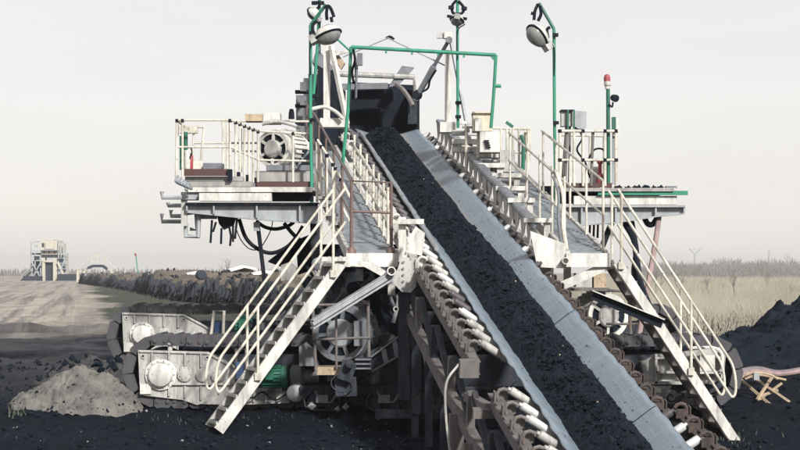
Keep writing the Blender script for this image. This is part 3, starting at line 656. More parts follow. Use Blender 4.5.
part('bed_rail', B().pbox(266, 165, 310, 170.5, 29.4, .8), M['midgrey'], mo)
part('bearing_block', B().pbox(290, 150, 309, 166, 29.8, .6), M['dark'], mo)
part('top_pipe', B().tube(bez([q(262, 124, 29.4), q(275, 121.5, 29.4), q(290, 124, 29.4), q(300, 128, 29.4)]), .03, 8), M['dirtywhite'], mo)
part('strut', B().tube([q(296, 168, 29.2), q(309, 151, 29.2)], .018, 6), M['galv'], mo)
part('horn', B().lathe(q(291.5, 119, 30.2), (0, 0, 1), [(.05, 0), (.045, .1), (.03, .16)], 10), M['dark'], mo)
m2 = motor('big dark round motor behind bar cage low under the left stair', 'caged_motor', q(341, 333, 26.5), (.22, .97, 0), .40, .9, 'midgrey', 'grey', 7)
part('junction_box', B().pbox(354, 321, 363, 346, 26.2, .2), M['midgrey'], m2)
part('bed_plate', B().pbox(317, 367, 345, 375, 26.0, .5), M['tan'], m2)
part('pedestal', B().prism([(299, 347), (305, 343), (313, 350), (318, 366), (299, 366)], 26.3, .5), M['midgrey'], m2)
cg = part('guard_cage', B().tube([q(313, 308, 26.0), q(313, 318, 26.0), q(316, 372, 26.0)], .022, 8), M['brown'], m2)
part('cage_bar', B().tube([q(368, 303, 26.0), q(369, 357, 26.0)], .022, 8), M['brown'], cg)
for pts in ([(313, 305), (369, 304)], [(313, 339.5), (370, 337.5)]): part('cage_rail', B().tube(qpath(pts, 25.97), .018, 8), M['brown'], cg)
part('cage_bar', B().tube(qpath([(336, 305), (336.5, 368)], 25.96), .018, 8), M['brown'], cg)
part('cage_rail', B().tube([q(369, 303, 26.0), q(362, 301, 26.6)], .018, 8), M['brown'], cg)
gm = []
for lab, x, y, Y in (('green motor beside near crawler drive under the left stair', 262, 377, 26.85), ('green motor on the far crawler drive behind the stair rails', 236, 326, 30.0)):
    t = thing('drive_motor', lab, 'motor', q(x, y+14, Y), 'green drive motors'); s = 26.8/Y
    c = q(x, y, Y); gmat = M['darkgreen']
    part('housing', B().lathe(c, (1, 0, 0), [(.10, -.02), (.15, 0), (.15, .28), (.17, .285), (.17, .36), (.12, .385)], 22), gmat, t)
    b = B()
    for i in range(20):
        a = 2*math.pi*i/20; dr = V((0, math.cos(a), math.sin(a))); b.bar(c+V((.01, 0, 0))+dr*.155, c+V((.27, 0, 0))+dr*.155, .008, .03, dr)
    part('cooling_fins', b, gmat, t); part('terminal_box', B().box(c+V((.12, -.16, .03)), (.12, .08, .12)), gmat, t)
    part('foot', B().box(c+V((.14, 0, -.17)), (.3, .3, .04)), M['coaly'], t)
    part('coupling', B().lathe(c+V((.39, 0, 0)), (1, 0, 0), [(.08, 0), (.12, .02), (.12, .08), (.06, .1), (.06, .18)], 16), M['midgrey'], t)
w2 = motor('white round motor half hidden behind the right belt edge', 'electric_motor', q(607, 316, 27.6), (-.35, .9, 0), .33, .8, 'white', 'dirtywhite', 6)
part('terminal_box', B().pbox(576, 273, 592, 287, 27.8, .4), M['dirtywhite'], w2)
part('control_box', B().pbox(594, 273, 606, 289, 27.9, .3), M['tan'], w2)
part('guard_rail', B().tube(qpath([(590, 290), (626, 291)], 27.2), .02, 8).tube(qpath([(629, 292), (631, 350)], 27.2), .025, 8).tube(qpath([(606, 324), (638, 324)], 27.2), .018, 8), M['brown'], w2)
part('shelf', B().pbox(574, 288, 610, 291, 27.3, .5), M['brown'], w2)

# ---------------------------------------------------------------- pipe portal, masts, cylinder
gp = thing('pipe_portal', 'green pipe portal frame spanning above the conveyor', 'portal', q(420, 170, 31.5))
part('top_pipe', B().tube(qpath([(351, 47), (496, 55)], 31.5), .032, 10), M['green'], gp)
part('post', B().tube(qpath([(351, 47), (348, 110), (342, 170)], 31.5), .028, 10), M['green'], gp)
part('post', B().tube(qpath([(496, 55), (494, 90), (491, 128)], 31.5), .028, 10), M['green'], gp)
part('corner_gusset', B().prism([(351, 48), (357, 48), (351, 56)], 31.48, .02), M['green'], gp)
part('corner_gusset', B().prism([(489, 55), (496, 56), (496, 63)], 31.48, .02), M['green'], gp)
part('side_stub', B().tube(qpath([(494, 86), (501, 86)], 31.5), .03, 8), M['green'], gp)
part('stay_pipe', B().tube(qpath([(334, 36), (350, 51)], 31.5), .018, 6), M['green'], gp)
part('hanging_cable', B().tube(bez([q(353, 49, 31.4), q(355, 60, 31.4), q(352, 72, 31.4), q(354, 84, 31.4)], 5), .022, 6), M['rubber'], gp)
part('chain', B().tube(qpath([(358, 55), (357, 66), (356, 98)], 31.3), .018, 6), M['midgrey'], gp)
part('junction_box', B().pbox(357, 53, 362.5, 65, 31.2, .12), M['midgrey'], gp)
for i in range(4): part('clip', B().pbox(385+26*i, 50.5+1.4*i, 387+26*i, 53+1.4*i, 31.4, .05), M['green'], gp)
wm = thing('mast', 'white box mast with slanted brace left of the hopper', 'mast', q(327, 135, 34))
part('column', B().pbox(323.5, 42, 330, 122, 34, .14), M['white'], wm); part('brace', B().bar(q(331, 46, 33.9), q(347, 124, 33.6), .07, .07), M['white'], wm)
part('base_box', B().pbox(320, 118, 348, 127, 33.5, .4), M['white'], wm)
part('pipe_elbow', B().tube(bez([q(312, 109, 33.4), q(325, 107, 33.4), q(336, 112, 33.4), q(343, 119, 33.4)]), .035, 10), M['white'], wm)
part('flange_block', B().prism([(335, 50), (345, 63), (341, 69), (332, 56)], 34.1, .2), M['tan'], wm)
part('head_bracket', B().bar(q(330, 56, 34.05), q(352, 50, 34.0), .05, .05), M['white'], wm)
wm = thing('mast', 'white box mast with grey brace right of the hopper', 'mast', q(447, 130, 34))
part('column', B().pbox(445, 50, 451, 128, 34, .14), M['white'], wm); part('brace', B().bar(q(451, 42, 33.9), q(474, 163, 33.0), .05, .05), M['grey'], wm)
part('head_block', B().pbox(444, 32, 452, 38, 33.9, .2), M['white'], wm); part('sheave_plate', B().pbox(437, 32.5, 444, 38, 33.95, .1), M['dirtywhite'], wm)
part('base_box', B().pbox(440, 122, 456, 132, 33.7, .4), M['white'], wm)
hc = thing('hydraulic_cylinder', 'slanted grey hydraulic cylinder between hopper and right mast', 'cylinder', q(418, 96, 34.5))
part('barrel', B().tube(qpath([(419, 93), (434, 66)], 34.4, 34.1), .055, 12), M['galv'], hc); part('rod', B().tube(qpath([(434, 66), (449, 40)], 34.1, 33.8), .035, 10), M['midgrey'], hc)
part('clevis', B().lathe(q(417.5, 95, 34.4), (0, -1, 0), [(.09, -.06), (.09, .06)], 14), M['dark'], hc); part('clevis', B().lathe(q(449, 40, 33.75), (0, -1, 0), [(.06, -.06), (.06, .06)], 12), M['midgrey'], hc)
part('hydraulic_hose', B().tube(bez([q(422, 92, 34.2), q(428, 88, 34.2), q(430, 80, 34.1), q(436, 70, 34)], 5), .02, 6), M['rubber'], hc)
sc = thing('stay_cable', 'thin stay cable slanting above the hopper to the right mast', 'cable', q(446, 66, 34.2))
part('rope', B().tube(qpath([(343, 57), (388, 38), (446, 66)], 34.4, 34.2), .013, 6), M['grey'], sc); part('saddle', B().tube(bez(qpath([(386, 38.4), (390, 36.8), (394, 39.5)], 34.35), 4), .025, 6), M['dark'], sc)

# ---------------------------------------------------------------- floodlights
def lamp_head(parent, c, l, dn, L, W, D, tail):
    l = V(l).normalized(); dn = V(dn).normalized(); dn = (dn-l*dn.dot(l)).normalized(); w = l.cross(dn)
    def half(sign, dd, k=8, n=24, grow=1.0):
        b = B(); vs = []
        for j in range(k+1):
            t = math.pi/2*j/k
            for i in range(n):
                p = 2*math.pi*i/n; tp = 1+.22*math.cos(p)
                vs.append(c+l*(L*grow*math.cos(t)*math.cos(p))+w*(W*grow*tp*math.cos(t)*math.sin(p))+dn*(sign*dd*math.sin(t)))
        fs = [(j*n+i, j*n+(i+1) % n, (j+1)*n+(i+1) % n, (j+1)*n+i) for j in range(k) for i in range(n)]
        return b.add(vs, fs)
    part('shade', half(-1, D*1.05, grow=1.05), M['white'], parent)
    ln = part('lens', half(1, D), M['lens'], parent)
    rim = [c+l*(L*1.04*math.cos(2*math.pi*i/28))+w*(W*1.04*(1+.22*math.cos(2*math.pi*i/28))*math.sin(2*math.pi*i/28)) for i in range(29)]
    part('rim', B().tube(rim, .018, 6), M['dark'], ln)
    part('ballast_housing', B().bar(c-l*L*.95-dn*.02, c-l*(L*.95+tail), W*.9, D*.9, dn), M['dirtywhite'], parent)
def flood(label, pole, Y, arm, head, ax, dn, L, W, D, tail, straps, mount):
    t = thing('floodlight_post', label, 'floodlight', q(*pole[-1], Y))
    part('pole', B().tube(qpath(pole, Y), .026, 10), M['green'], t)
    if arm: part('arm', B().tube(qpath(arm, Y), .026, 8), M['darkgreen'], t)
    lamp_head(t, q(*head, Y-.05), ax, dn, L, W, D, tail)
    for s in straps: part('hanger_strap', B().tube(bez(qpath(s, Y-.03), 4), .026, 6), M['dark'], t)
    for m_ in mount: part('clamp', B().pbox(m_[0]-2.5, m_[1]-2, m_[0]+3, m_[1]+1, Y-.08, .12), M['dark'], t)
    part('lead', B().tube(bez([q(head[0]-6 if arm and arm[-1][0] > pole[0][0] else head[0]+8, head[1]+4, Y), q(pole[0][0], head[1]+12, Y-.06), q(pole[0][0], head[1]+40, Y-.06)], 6), .011, 6), M['rubber'], t)
    return t
flood('green floodlight pole with big tilted lamp left of the portal', [(310.5, 25), (310.5, 120), (312, 205)], 29.0, [(310.5, 25), (326, 4.5)], (328, 35), (.88, -.1, .30), (.40, -.22, -.9), .20, .15, .15, .10,
      [[(325, 8), (328, 6), (331, 9), (334, 17)], [(327, 8), (326.5, 14), (327, 20)], [(331, 17), (332, 22)], [(317, 21), (313, 25), (313, 32)]], [(312, 33), (312, 120)])
flood('green floodlight pole with partly hidden round lamp behind the left lamp', [(320, -12), (318, 40), (313, 100)], 30.6, None, (313.5, 14), (-.5, .1, .75), (-.6, .5, -.5), .11, .10, .09, .05, [[(320, 6), (316, 10)], [(320, 2), (314, 3)]], [(314, 3), (321, 3), (314, 96)])
flood('green floodlight pole with small lamp seen end on right of the portal', [(457.5, -14), (457.5, 60), (458, 128)], 32.5, None, (457, 20), (.0, .9, -.1), (-.25, -.1, -.95), .20, .11, .10, .08,
      [[(456.5, 0), (452, 6), (453, 13), (458, 14)], [(458.5, 1), (464, 8), (462, 13), (458, 14)], [(447, 16), (467, 19)]], [(451, 7.5), (464, 8.5), (458, 103), (458, 117)])
flood('green floodlight pole with large lamp on a bent arm above the right platform', [(554, 29), (554.5, 120), (556, 215)], 29.6, [(554, 29), (539, 3)], (537.5, 36), (-.62, -.10, .66), (-.62, -.42, -.55), .20, .15, .15, .10,
      [[(538, 4), (535, 11), (534, 20)], [(540, 6), (541, 14), (538, 21)], [(531, 13), (535, 14)], [(550, 27), (547, 30), (548, 38)]], [(555.5, 35), (556, 123), (556, 178)])
# ---------------------------------------------------------------- right service platform
rp = thing('service_platform', 'steel service platform with green edge strip on the right side of machine', 'platform', q(625, 222, 30))
Y2 = 29.8
for i in range(7): part('deck_plank', B().box((q(616, 190, Y2).x, Y2+.05+i*.3, q(616, 190, Y2).z), (1.8, .285, .05)), M['wood'], rp)
part('green_strip', B().pbox(598, 190.8, 688, 195, Y2-.06, .06), M['green'], rp)
part('edge_beam', B().pbox(560, 188, 676, 190.3, Y2-.02, .06), M['cream'], rp)
part('fascia', B().pbox(574, 195.8, 677, 204.5, Y2, .2), M['white'], rp)
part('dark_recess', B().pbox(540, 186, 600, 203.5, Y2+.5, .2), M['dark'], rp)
part('main_girder', B().prism([(560, 207.5), (684, 207.5), (684, 213), (655, 216), (616, 222), (560, 226)], Y2+.1, .03), M['grey'], rp)
part('top_flange', B().pbox(560, 205.2, 685.5, 207.2, Y2, .3), M['grey'], rp)
part('bottom_flange', B().bar(q(684, 213.7, Y2+.12), q(655, 216.7, Y2+.12), .22, .02).bar(q(655, 216.7, Y2+.12), q(616, 222.7, Y2+.12), .22, .02).bar(q(616, 222.7, Y2+.12), q(560, 226.7, Y2+.12), .22, .02), M['grey'], rp)
for x, y in ((684.5, 213.5), (656, 216), (616, 221.5), (582, 225)): part('stiffener', B().pbox(x-1, 207.4, x+.8, y, Y2+.02, .1), M['grey'], rp)
part('kick_plate', B().pbox(559, 183, 612, 187.5, Y2+.05, .02), M['maroon'], rp)
b = B(); rc = random.Random(5)
for i in range(46): b.rock(q(600+rc.random()*62, 187.5, Y2+.1+rc.random()*.5), rc.uniform(.02, .05), rc)
part('coal_spill', b, M['coal'], rp)['kind'] = 'stuff'
part('stop_block', B().pbox(666, 186, 677, 188.5, Y2+.1, .15), M['midgrey'], rp)
pm = ['cream', 'brown', 'cream', 'cream', 'brown', 'cream', 'cream']
rgl = part('railing', B().tube(qpath([(559, 131), (618, 131)], Y2), .024, 8), M['cream'], rp)
part('mid_rail', B().tube(qpath([(559, 160), (617, 160)], Y2), .02, 8), M['cream'], rgl)
part('mid_rail', B().tube(qpath([(559, 135), (605, 136)], Y2+1.4), .02, 8), M['cream'], rgl)
for x, mt in zip((560, 567, 574, 583, 593, 605, 616), pm): part('post', B().tube(qpath([(x, 131), (x-(2 if mt == 'brown' else 0), 186)], Y2+(0 if mt == 'cream' else .05)), .024, 8), M[mt], rgl)
for x in (560, 583, 605, 616): joint(rgl, q(x, 160, Y2), .034); joint(rgl, q(x, 131, Y2), .034)
for x in (590, 604, 608): part('post', B().tube(qpath([(x, 136), (x, 186)], Y2+1.4), .022, 8), M['cream'], rgl)
part('hanging_cable', B().tube(bez(qpath([(573, 126), (580, 132), (582, 139), (577, 150), (585, 162), (590, 178)], Y2+.4), 6), .016, 6), M['rubber'], rp)
part('hanging_cable', B().tube(bez(qpath([(588, 160), (594, 150), (602, 149), (606, 154)], Y2+.3), 6), .016, 6), M['rubber'], rp)
part('hydrant', B().lathe(q(600, 183, Y2+.3), (0, 0, 1), [(.06, 0), (.06, .12), (.03, .16), (.03, .30), (.05, .32), (.05, .36)], 10), M['red'], rp)
part('white_drum', B().lathe(q(596, 183, Y2+.5), (0, 0, 1), [(.09, 0), (.09, .22), (.04, .26)], 12), M['white'], rp)
part('control_panel', B().pbox(613, 118, 619, 136, Y2+.2, .12), M['white'], rp); part('panel_dial', B().pbox(612, 117, 616, 132, Y2+.12, .06), M['darkgreen'], rp)
part('corner_post', B().pbox(612.5, 133, 617, 184, Y2+.25, .06), M['galv'], rp)
part('under_hose', B().tube(bez(qpath([(644, 217), (648, 224), (653, 224), (657, 218)], Y2+.2), 6), .045, 8), M['rubber'], rp)
part('drain_pipe', B().tube(bez(qpath([(659, 217), (655, 245), (648, 285), (641, 325), (636, 356)], Y2+.2, Y2-1.5), 5), .042, 8), M['pink'], rp)
part('black_hose', B().tube(bez(qpath([(624, 222), (634, 240), (637, 262), (641, 285), (652, 312)], Y2+.3, Y2-1.2), 5), .05, 8), M['rubber'], rp)
part('black_hose', B().tube(bez(qpath([(632, 222), (636, 250), (634, 275), (645, 300)], Y2+.4, Y2-1.0), 5), .04, 8), M['rubber'], rp)
part('raking_leg', B().bar(q(612, 222, Y2+.3), q(596, 262, Y2+.3), .09, .09), M['dark'], rp)
for x in (590, 594, 598): part('hanging_rod', B().tube(qpath([(x, 224), (x-.5, 238)], Y2+.4), .018, 6), M['dark'], rp)
cabt = thing('electrical_cabinet', 'pale electrical cabinet with green strips standing above right platform railing', 'cabinet', q(572, 131, Y2+.3))
part('body', B().pbox(561.5, 111, 572.5, 126, Y2+.2, .25), M['dirtywhite'], cabt); part('wing', B().prism([(575, 110.5), (586.5, 111.5), (586.5, 127), (582, 129), (575, 128)], Y2+.45, .2), M['grey'], cabt)
for x in (568, 574): part('green_strip', B().pbox(x-.8, 109.5, x+.9, 129, Y2+.13, .05), M['darkgreen'], cabt)
part('lid', B().pbox(561, 109.5, 573, 111, Y2+.15, .35), M['dark'], cabt); part('leg', B().tube(qpath([(567, 126), (563, 180)], Y2+.35), .03, 8), M['brown'], cabt)
part('leg', B().tube(qpath([(570, 126), (569, 186)], Y2+.35), .02, 8), M['brown'], cabt)
bm_ = thing('beacon_mast', 'dark green mast with red warning beacon and small spotlight on right platform', 'beacon', q(608, 186, Y2+.1))
part('pole', B().tube(qpath([(608, 87), (608.5, 186)], Y2+.1), .032, 10), M['darkgreen'], bm_)
part('beacon_base', B().lathe(q(607.5, 89, Y2+.1), (0, 0, 1), [(.04, 0), (.04, .04), (.055, .06), (.055, .12)], 14), M['white'], bm_)
part('beacon_dome', B().lathe(q(607, 81.5, Y2+.1), (0, 0, 1), [(.05, 0), (.052, .06), (.038, .10), (.015, .115)], 14), M['red'], bm_)
sp = part('spotlight', B().lathe(q(614.5, 98, Y2+.05), (.3, -.9, -.2), [(.03, -.08), (.052, -.05), (.06, .05), (.045, .055)], 14), M['dark'], bm_)
part('spotlight_arm', B().tube(bez(qpath([(609, 104), (612, 107), (613, 102)], Y2+.05), 5), .014, 6), M['dark'], bm_)
# cream cabinets and steps beside the belt on the right
cc = thing('equipment_cabinet', 'cream equipment cabinet between portal post and right mast', 'cabinet', q(482, 131, 32.2))
part('body', B().pbox(473, 112.5, 492, 131, 32.2, .5), M['beige'], cc); part('door', B().pbox(475, 118, 482, 131, 32.15, .04), M['white'], cc); part('lid', B().pbox(472.5, 111.5, 492.5, 113, 32.15, .6), M['beige'], cc)
cc = thing('equipment_cabinet', 'white louvred cabinet low behind the right walkway steps', 'cabinet', q(490, 150, 31.8))
part('body', B().pbox(480, 131.5, 500, 152, 31.9, .5), M['white'], cc)
for i in range(4): part('louvre', B().pbox(484+i*.6, 140+i*2.2, 489+i*.6, 141.2+i*2.2, 31.86, .03), M['dark'], cc)
hr = thing('safety_railing', 'cream railing behind the conveyor right side with green post', 'railing', q(500, 172, 32))
railing(hr, qpath([(462, 127), (495, 128), (530, 129)], 32.4), [qpath([(462, 146), (530, 154)], 32.4)], [(q(x, 128, 32.4), q(x, 170, 32.4)) for x in (466, 478, 501, 507, 513, 519, 528)], 'cream', .022, False)
part('rail_panel', B().pbox(524, 127, 531, 160, 32.5, .05), M['cream'], hr)
part('green_post', B().tube(qpath([(521, 135), (523.5, 142), (523, 170)], 32.3), .034, 8), M['darkgreen'], hr)
part('green_bracket', B().bar(q(506, 122, 32.4), q(513, 127, 32.4), .05, .05), M['darkgreen'], hr)
part('rear_beam', B().pbox(455, 121, 475, 124, 33, .1), M['white'], hr)
stp = thing('step_block', 'white stepped bracket platform between belt and right walkway', 'bracket', q(505, 200, 30))
for x0, x1, y, Y in ((474, 500, 153, 32.6), (478, 505, 163, 31.8), (492, 522, 173, 30.8), (496, 526, 186, 29.8), (508, 535, 198, 28.6), (524, 552, 218, 27.2)):
    part('step_plate', B().pbox(x0, y, x1, y+4.5, Y, .3), M['white'], stp); part('step_leg', B().pbox(x1-8, y+4.7, x1-2, y+26, Y+.05, .12), M['white'], stp)
for x0, y0, x1, y1, Y in ((500, 150, 515, 172, 31.9), (480, 168, 490, 182, 31.5)): part('pale_panel', B().pbox(x0, y0, x1, y1, Y, .2), M['dirtywhite'], stp)
for y, Y in ((130, 33.3), (139, 33.0), (147, 32.8)): part('rear_plate', B().pbox(452, y, 478, y+5, Y, .2), M['white'], stp)

# ---------------------------------------------------------------- undercarriage and lower body
rcu = random.Random(77)
uc = thing('undercarriage', 'dark coal dusted machine body and undercarriage under the conveyor', 'undercarriage', (0, 29.5, .4))
part('turntable', B().lathe((.1, 30.2, 1.35), (0, 0, 1), [(1.5, 0), (1.6, .05), (1.6, .3), (1.45, .34), (1.45, .6)], 40), M['coaly'], uc)
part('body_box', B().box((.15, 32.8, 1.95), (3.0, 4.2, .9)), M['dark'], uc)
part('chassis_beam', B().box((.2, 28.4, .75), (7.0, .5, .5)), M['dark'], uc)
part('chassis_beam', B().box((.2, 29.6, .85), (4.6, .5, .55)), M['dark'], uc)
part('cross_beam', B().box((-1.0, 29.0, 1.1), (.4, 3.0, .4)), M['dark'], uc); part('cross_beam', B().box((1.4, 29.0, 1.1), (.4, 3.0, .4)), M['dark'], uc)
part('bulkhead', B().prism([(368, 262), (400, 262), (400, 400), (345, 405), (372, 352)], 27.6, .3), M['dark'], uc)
part('lower_shelf', B().pbox(375, 411, 470, 418.5, 25.6, .4), M['coaly'], uc)
part('sole_beam', B().pbox(300, 386, 400, 395, 26.6, .4), M['coaly'], uc)
part('bracket_arm', B().prism([(359, 357), (399, 336), (399, 354), (372, 370), (359, 371)], 26.1, .05), M['coaly'], uc)
part('bracket_flange', B().bar(q(371, 357, 26.05), q(399, 336, 26.05), .12, .02).bar(q(372, 371, 26.05), q(400, 355, 26.05), .12, .02), M['midgrey'], uc)
for x, y0, y1 in ((385, 347, 362), (396, 340, 356)): part('bracket_rib', B().bar(q(x-2, y0, 26.03), q(x+1, y1, 26.03), .04, .07), M['midgrey'], uc)
part('coupling_box', B().pbox(356, 358, 372, 370, 25.9, .4), M['coaly'], uc)
for y in (359.5, 364, 368.5): part('coupling_rib', B().pbox(355, y-.8, 371, y+.8, 25.85, .04), M['midgrey'], uc)
part('counterweight', B().prism([(334, 378), (356, 377), (357, 396), (336, 397)], 25.95, .4), M['coaly'], uc)
part('drive_arm', B().bar(q(350, 362, 25.9), q(344, 380, 25.9), .14, .2), M['coaly'], uc)
part('pin', B().lathe(q(350, 364, 25.75), (0, -1, 0), [(.06, 0), (.055, .04), (.03, .05)], 16), M['coaly'], uc)
part('hose_loop', B().tube([q(347+12*math.cos(a*.35)-4, 383+9*math.sin(a*.35), 25.85) for a in range(19)], .010, 6), M['coaly'], uc)
part('dark_column', B().pbox(412, 330, 421, 414, 25.4, .15), M['coaly'], uc)
part('column_gusset', B().prism([(421, 390), (440, 411), (421, 412)], 25.45, .03), M['coaly'], uc)
part('pin_block', B().pbox(415, 321, 421, 331, 24.9, .1), M['brown'], uc)
part('tool_chain', B().tube(bez(qpath([(416, 318), (420, 340), (425, 360), (428, 378), (426, 368)], 24.9), 5), .02, 6), M['midgrey'], uc)
for x, y, w_ in ((430, 345, 26), (428, 362, 30), (426, 384, 34)): part('cross_bar', B().pbox(x, y, x+w_, y+4, 25.6, .1), M['coaly'], uc)
rc = random.Random(11)
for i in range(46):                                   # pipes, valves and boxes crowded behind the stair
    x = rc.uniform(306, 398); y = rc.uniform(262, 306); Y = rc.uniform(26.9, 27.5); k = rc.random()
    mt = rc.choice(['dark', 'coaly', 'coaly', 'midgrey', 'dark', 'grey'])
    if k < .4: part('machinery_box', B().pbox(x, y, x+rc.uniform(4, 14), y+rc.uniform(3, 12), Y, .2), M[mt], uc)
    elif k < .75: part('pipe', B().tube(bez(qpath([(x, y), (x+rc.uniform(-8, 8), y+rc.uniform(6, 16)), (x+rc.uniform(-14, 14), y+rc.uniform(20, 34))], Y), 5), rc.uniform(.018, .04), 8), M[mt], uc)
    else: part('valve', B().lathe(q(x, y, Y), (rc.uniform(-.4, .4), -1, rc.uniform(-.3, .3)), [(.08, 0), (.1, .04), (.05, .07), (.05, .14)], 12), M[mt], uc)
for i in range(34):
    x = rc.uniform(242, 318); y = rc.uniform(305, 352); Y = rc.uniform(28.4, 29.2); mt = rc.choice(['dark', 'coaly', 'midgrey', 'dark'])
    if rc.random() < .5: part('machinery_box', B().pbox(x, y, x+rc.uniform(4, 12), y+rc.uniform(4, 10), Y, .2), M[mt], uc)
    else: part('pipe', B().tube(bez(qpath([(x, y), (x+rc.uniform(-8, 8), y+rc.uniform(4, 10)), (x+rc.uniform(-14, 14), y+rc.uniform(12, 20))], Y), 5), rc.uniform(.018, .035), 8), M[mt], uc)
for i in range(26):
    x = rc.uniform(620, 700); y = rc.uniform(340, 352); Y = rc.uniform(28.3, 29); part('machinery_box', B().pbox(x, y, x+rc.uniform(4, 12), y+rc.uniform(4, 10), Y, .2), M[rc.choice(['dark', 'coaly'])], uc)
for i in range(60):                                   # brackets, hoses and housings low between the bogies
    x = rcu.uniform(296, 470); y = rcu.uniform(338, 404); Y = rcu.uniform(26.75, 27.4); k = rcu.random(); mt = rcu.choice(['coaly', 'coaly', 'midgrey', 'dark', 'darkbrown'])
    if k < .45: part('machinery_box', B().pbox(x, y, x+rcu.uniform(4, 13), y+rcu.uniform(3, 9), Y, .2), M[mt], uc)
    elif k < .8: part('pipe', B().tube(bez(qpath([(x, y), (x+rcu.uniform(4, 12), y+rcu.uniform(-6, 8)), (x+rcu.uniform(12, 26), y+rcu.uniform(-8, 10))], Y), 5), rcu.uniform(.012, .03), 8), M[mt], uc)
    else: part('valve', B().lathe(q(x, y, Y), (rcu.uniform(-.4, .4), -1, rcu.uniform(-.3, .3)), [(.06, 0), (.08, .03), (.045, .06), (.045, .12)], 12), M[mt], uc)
part('white_flask', B().prism([(281, 265), (290, 262), (297, 268), (295, 279), (281, 281)], 27.2, .2), M['dirtywhite'], uc)
part('valve_block', B().pbox(356, 269, 363, 281, 26.6, .15), M['dirtywhite'], uc)
# dark hanging plates under the left platform
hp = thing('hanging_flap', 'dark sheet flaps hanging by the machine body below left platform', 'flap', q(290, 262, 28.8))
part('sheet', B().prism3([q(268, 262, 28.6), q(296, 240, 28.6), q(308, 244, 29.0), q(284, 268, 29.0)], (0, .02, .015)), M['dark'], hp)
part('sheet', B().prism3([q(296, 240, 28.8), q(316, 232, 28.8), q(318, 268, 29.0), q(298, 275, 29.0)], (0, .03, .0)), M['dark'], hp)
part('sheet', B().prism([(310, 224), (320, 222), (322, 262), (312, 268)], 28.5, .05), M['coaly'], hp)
hb = thing('hanging_post', 'thin black post standing under the left platform girder', 'post', q(265, 272, 28.7))
part('bar', B().bar(q(257.5, 222, 28.6), q(265, 285, 28.6), .05, .06), M['dark'], hb); part('clamp_box', B().pbox(253.5, 222, 259.5, 231, 28.5, .1), M['grey'], hb)
def cable(label, pts, Y, r, Y1=None): return single('cable', B().tube(bez(qpath(pts, Y, Y1), 7), r, 8), M['rubber'], label, 'cable', 'cables under the left platform')
cable('thick black cable hanging in a deep loop under left platform', [(239, 219), (246, 238), (258, 249), (272, 253), (287, 247), (297, 236), (303, 226)], 28.7, .03)
cable('black cable in a shallow loop close below the left girder', [(256, 221), (265, 227), (276, 229), (288, 226), (294, 222)], 28.75, .028)
cable('short black cable crossing down to the machine body', [(284, 223), (292, 233), (300, 240), (308, 245)], 28.7, .03)
cable('thin black wire drooping left of the black post', [(235, 226), (241, 240), (250, 249), (260, 248), (270, 232), (273, 220)], 28.8, .008)
tt = thing('torn_rubber_flap', 'torn black rubber flap with loose straps below left girder', 'rubber flap', q(225, 232, 28.6))
part('flap', B().prism([(217, 216), (236, 218), (234, 225), (224, 230), (219, 224)], 28.55, .03), M['rubber'], tt)
for pts in ([(212, 220), (210.5, 243)], [(221.5, 228), (221, 244)], [(229, 226), (231, 236), (230, 246)], [(233, 224), (233, 242)], [(237, 218), (235, 239)], [(216, 222), (213, 232)]): part('strap', B().tube(qpath(pts, 28.5), .018, 6), M['dark'], tt)

# ---------------------------------------------------------------- crawler tracks
sh = B().prism3([(-.128, 0, -.01), (.10, 0, -.02), (.125, 0, .03), (.135, 0, .115), (.12, 0, .132), (-.12, 0, .142), (-.165, 0, .115), (-.135, 0, .05)], (0, .85, 0)).mesh('track_shoe'); sh.materials.append(M['shoe'])
sb_ = B().prism3([(-.128, 0, -.01), (.10, 0, -.02), (.122, 0, .03), (.128, 0, .10), (.09, 0, .138), (-.07, 0, .145), (-.112, 0, .118), (-.12, 0, .05)], (0, .85, 0)).lathe((-.07, -.006, .05), (0, -1, 0), [(.03, -.01), (.03, .015), (.018, .02)], 10).lathe((.075, -.006, .045), (0, -1, 0), [(.022, -.01), (.022, .012)], 8).box((0, .42, .145), (.05, .8, .03)).mesh('track_shoe'); sb_.materials.append(M['shoe'])
def crawler(label, Y, xl, xr, zb, H):
    t = thing('crawler_track', label, 'crawler', ((xl+xr)/2, Y+.4, zb)); r = H/2-.125; xa = xl+H/2; xb = xr-H/2; zc = zb+H/2
    L = xb-xa; per = 2*L+2*math.pi*r; n = round(per/.25); rr = random.Random(int(Y))
    for i in range(n):
        s = per*i/n
        if s < L: x, z, a = xa+s, zc+r-.015*abs(math.sin(s*2.1)), 0
        elif s < L+math.pi*r: ph = (s-L)/r; x, z, a = xb+r*math.sin(ph), zc+r*math.cos(ph), ph
        elif s < 2*L+math.pi*r: x, z, a = xb-(s-L-math.pi*r), zc-r, math.pi
        else: ph = (s-2*L-math.pi*r)/r; x, z, a = xa-r*math.sin(ph), zc-r*math.cos(ph), math.pi+ph
        link('track_shoe', sb_ if a in (0, math.pi) else sh, None, t, Matrix.Translation((x, Y+rr.uniform(-.012, .012), z)) @ Matrix.Rotation(a+rr.uniform(-.07, .07)-.05, 4, 'Y'))
    part('side_frame', B().box(((xl+xr)/2, Y+.42, zc-.02), (L, .5, H-.5)), M['coaly'], t)
    for k in range(int(L/.62)):
        part('track_roller', B().lathe((xa+.2+k*.62, Y+.02, zb+.22), (0, 1, 0), [(.05, -.03), (.15, 0), (.15, .7), (.05, .72)], 16), M['coaly'], t)
    for x in (xa, xb): part('sprocket', B().lathe((x, Y+.15, zc), (0, 1, 0), [(.12, -.02), (r-.05, 0), (r-.05, .5), (.1, .52)], 24), M['coaly'], t)
    return t
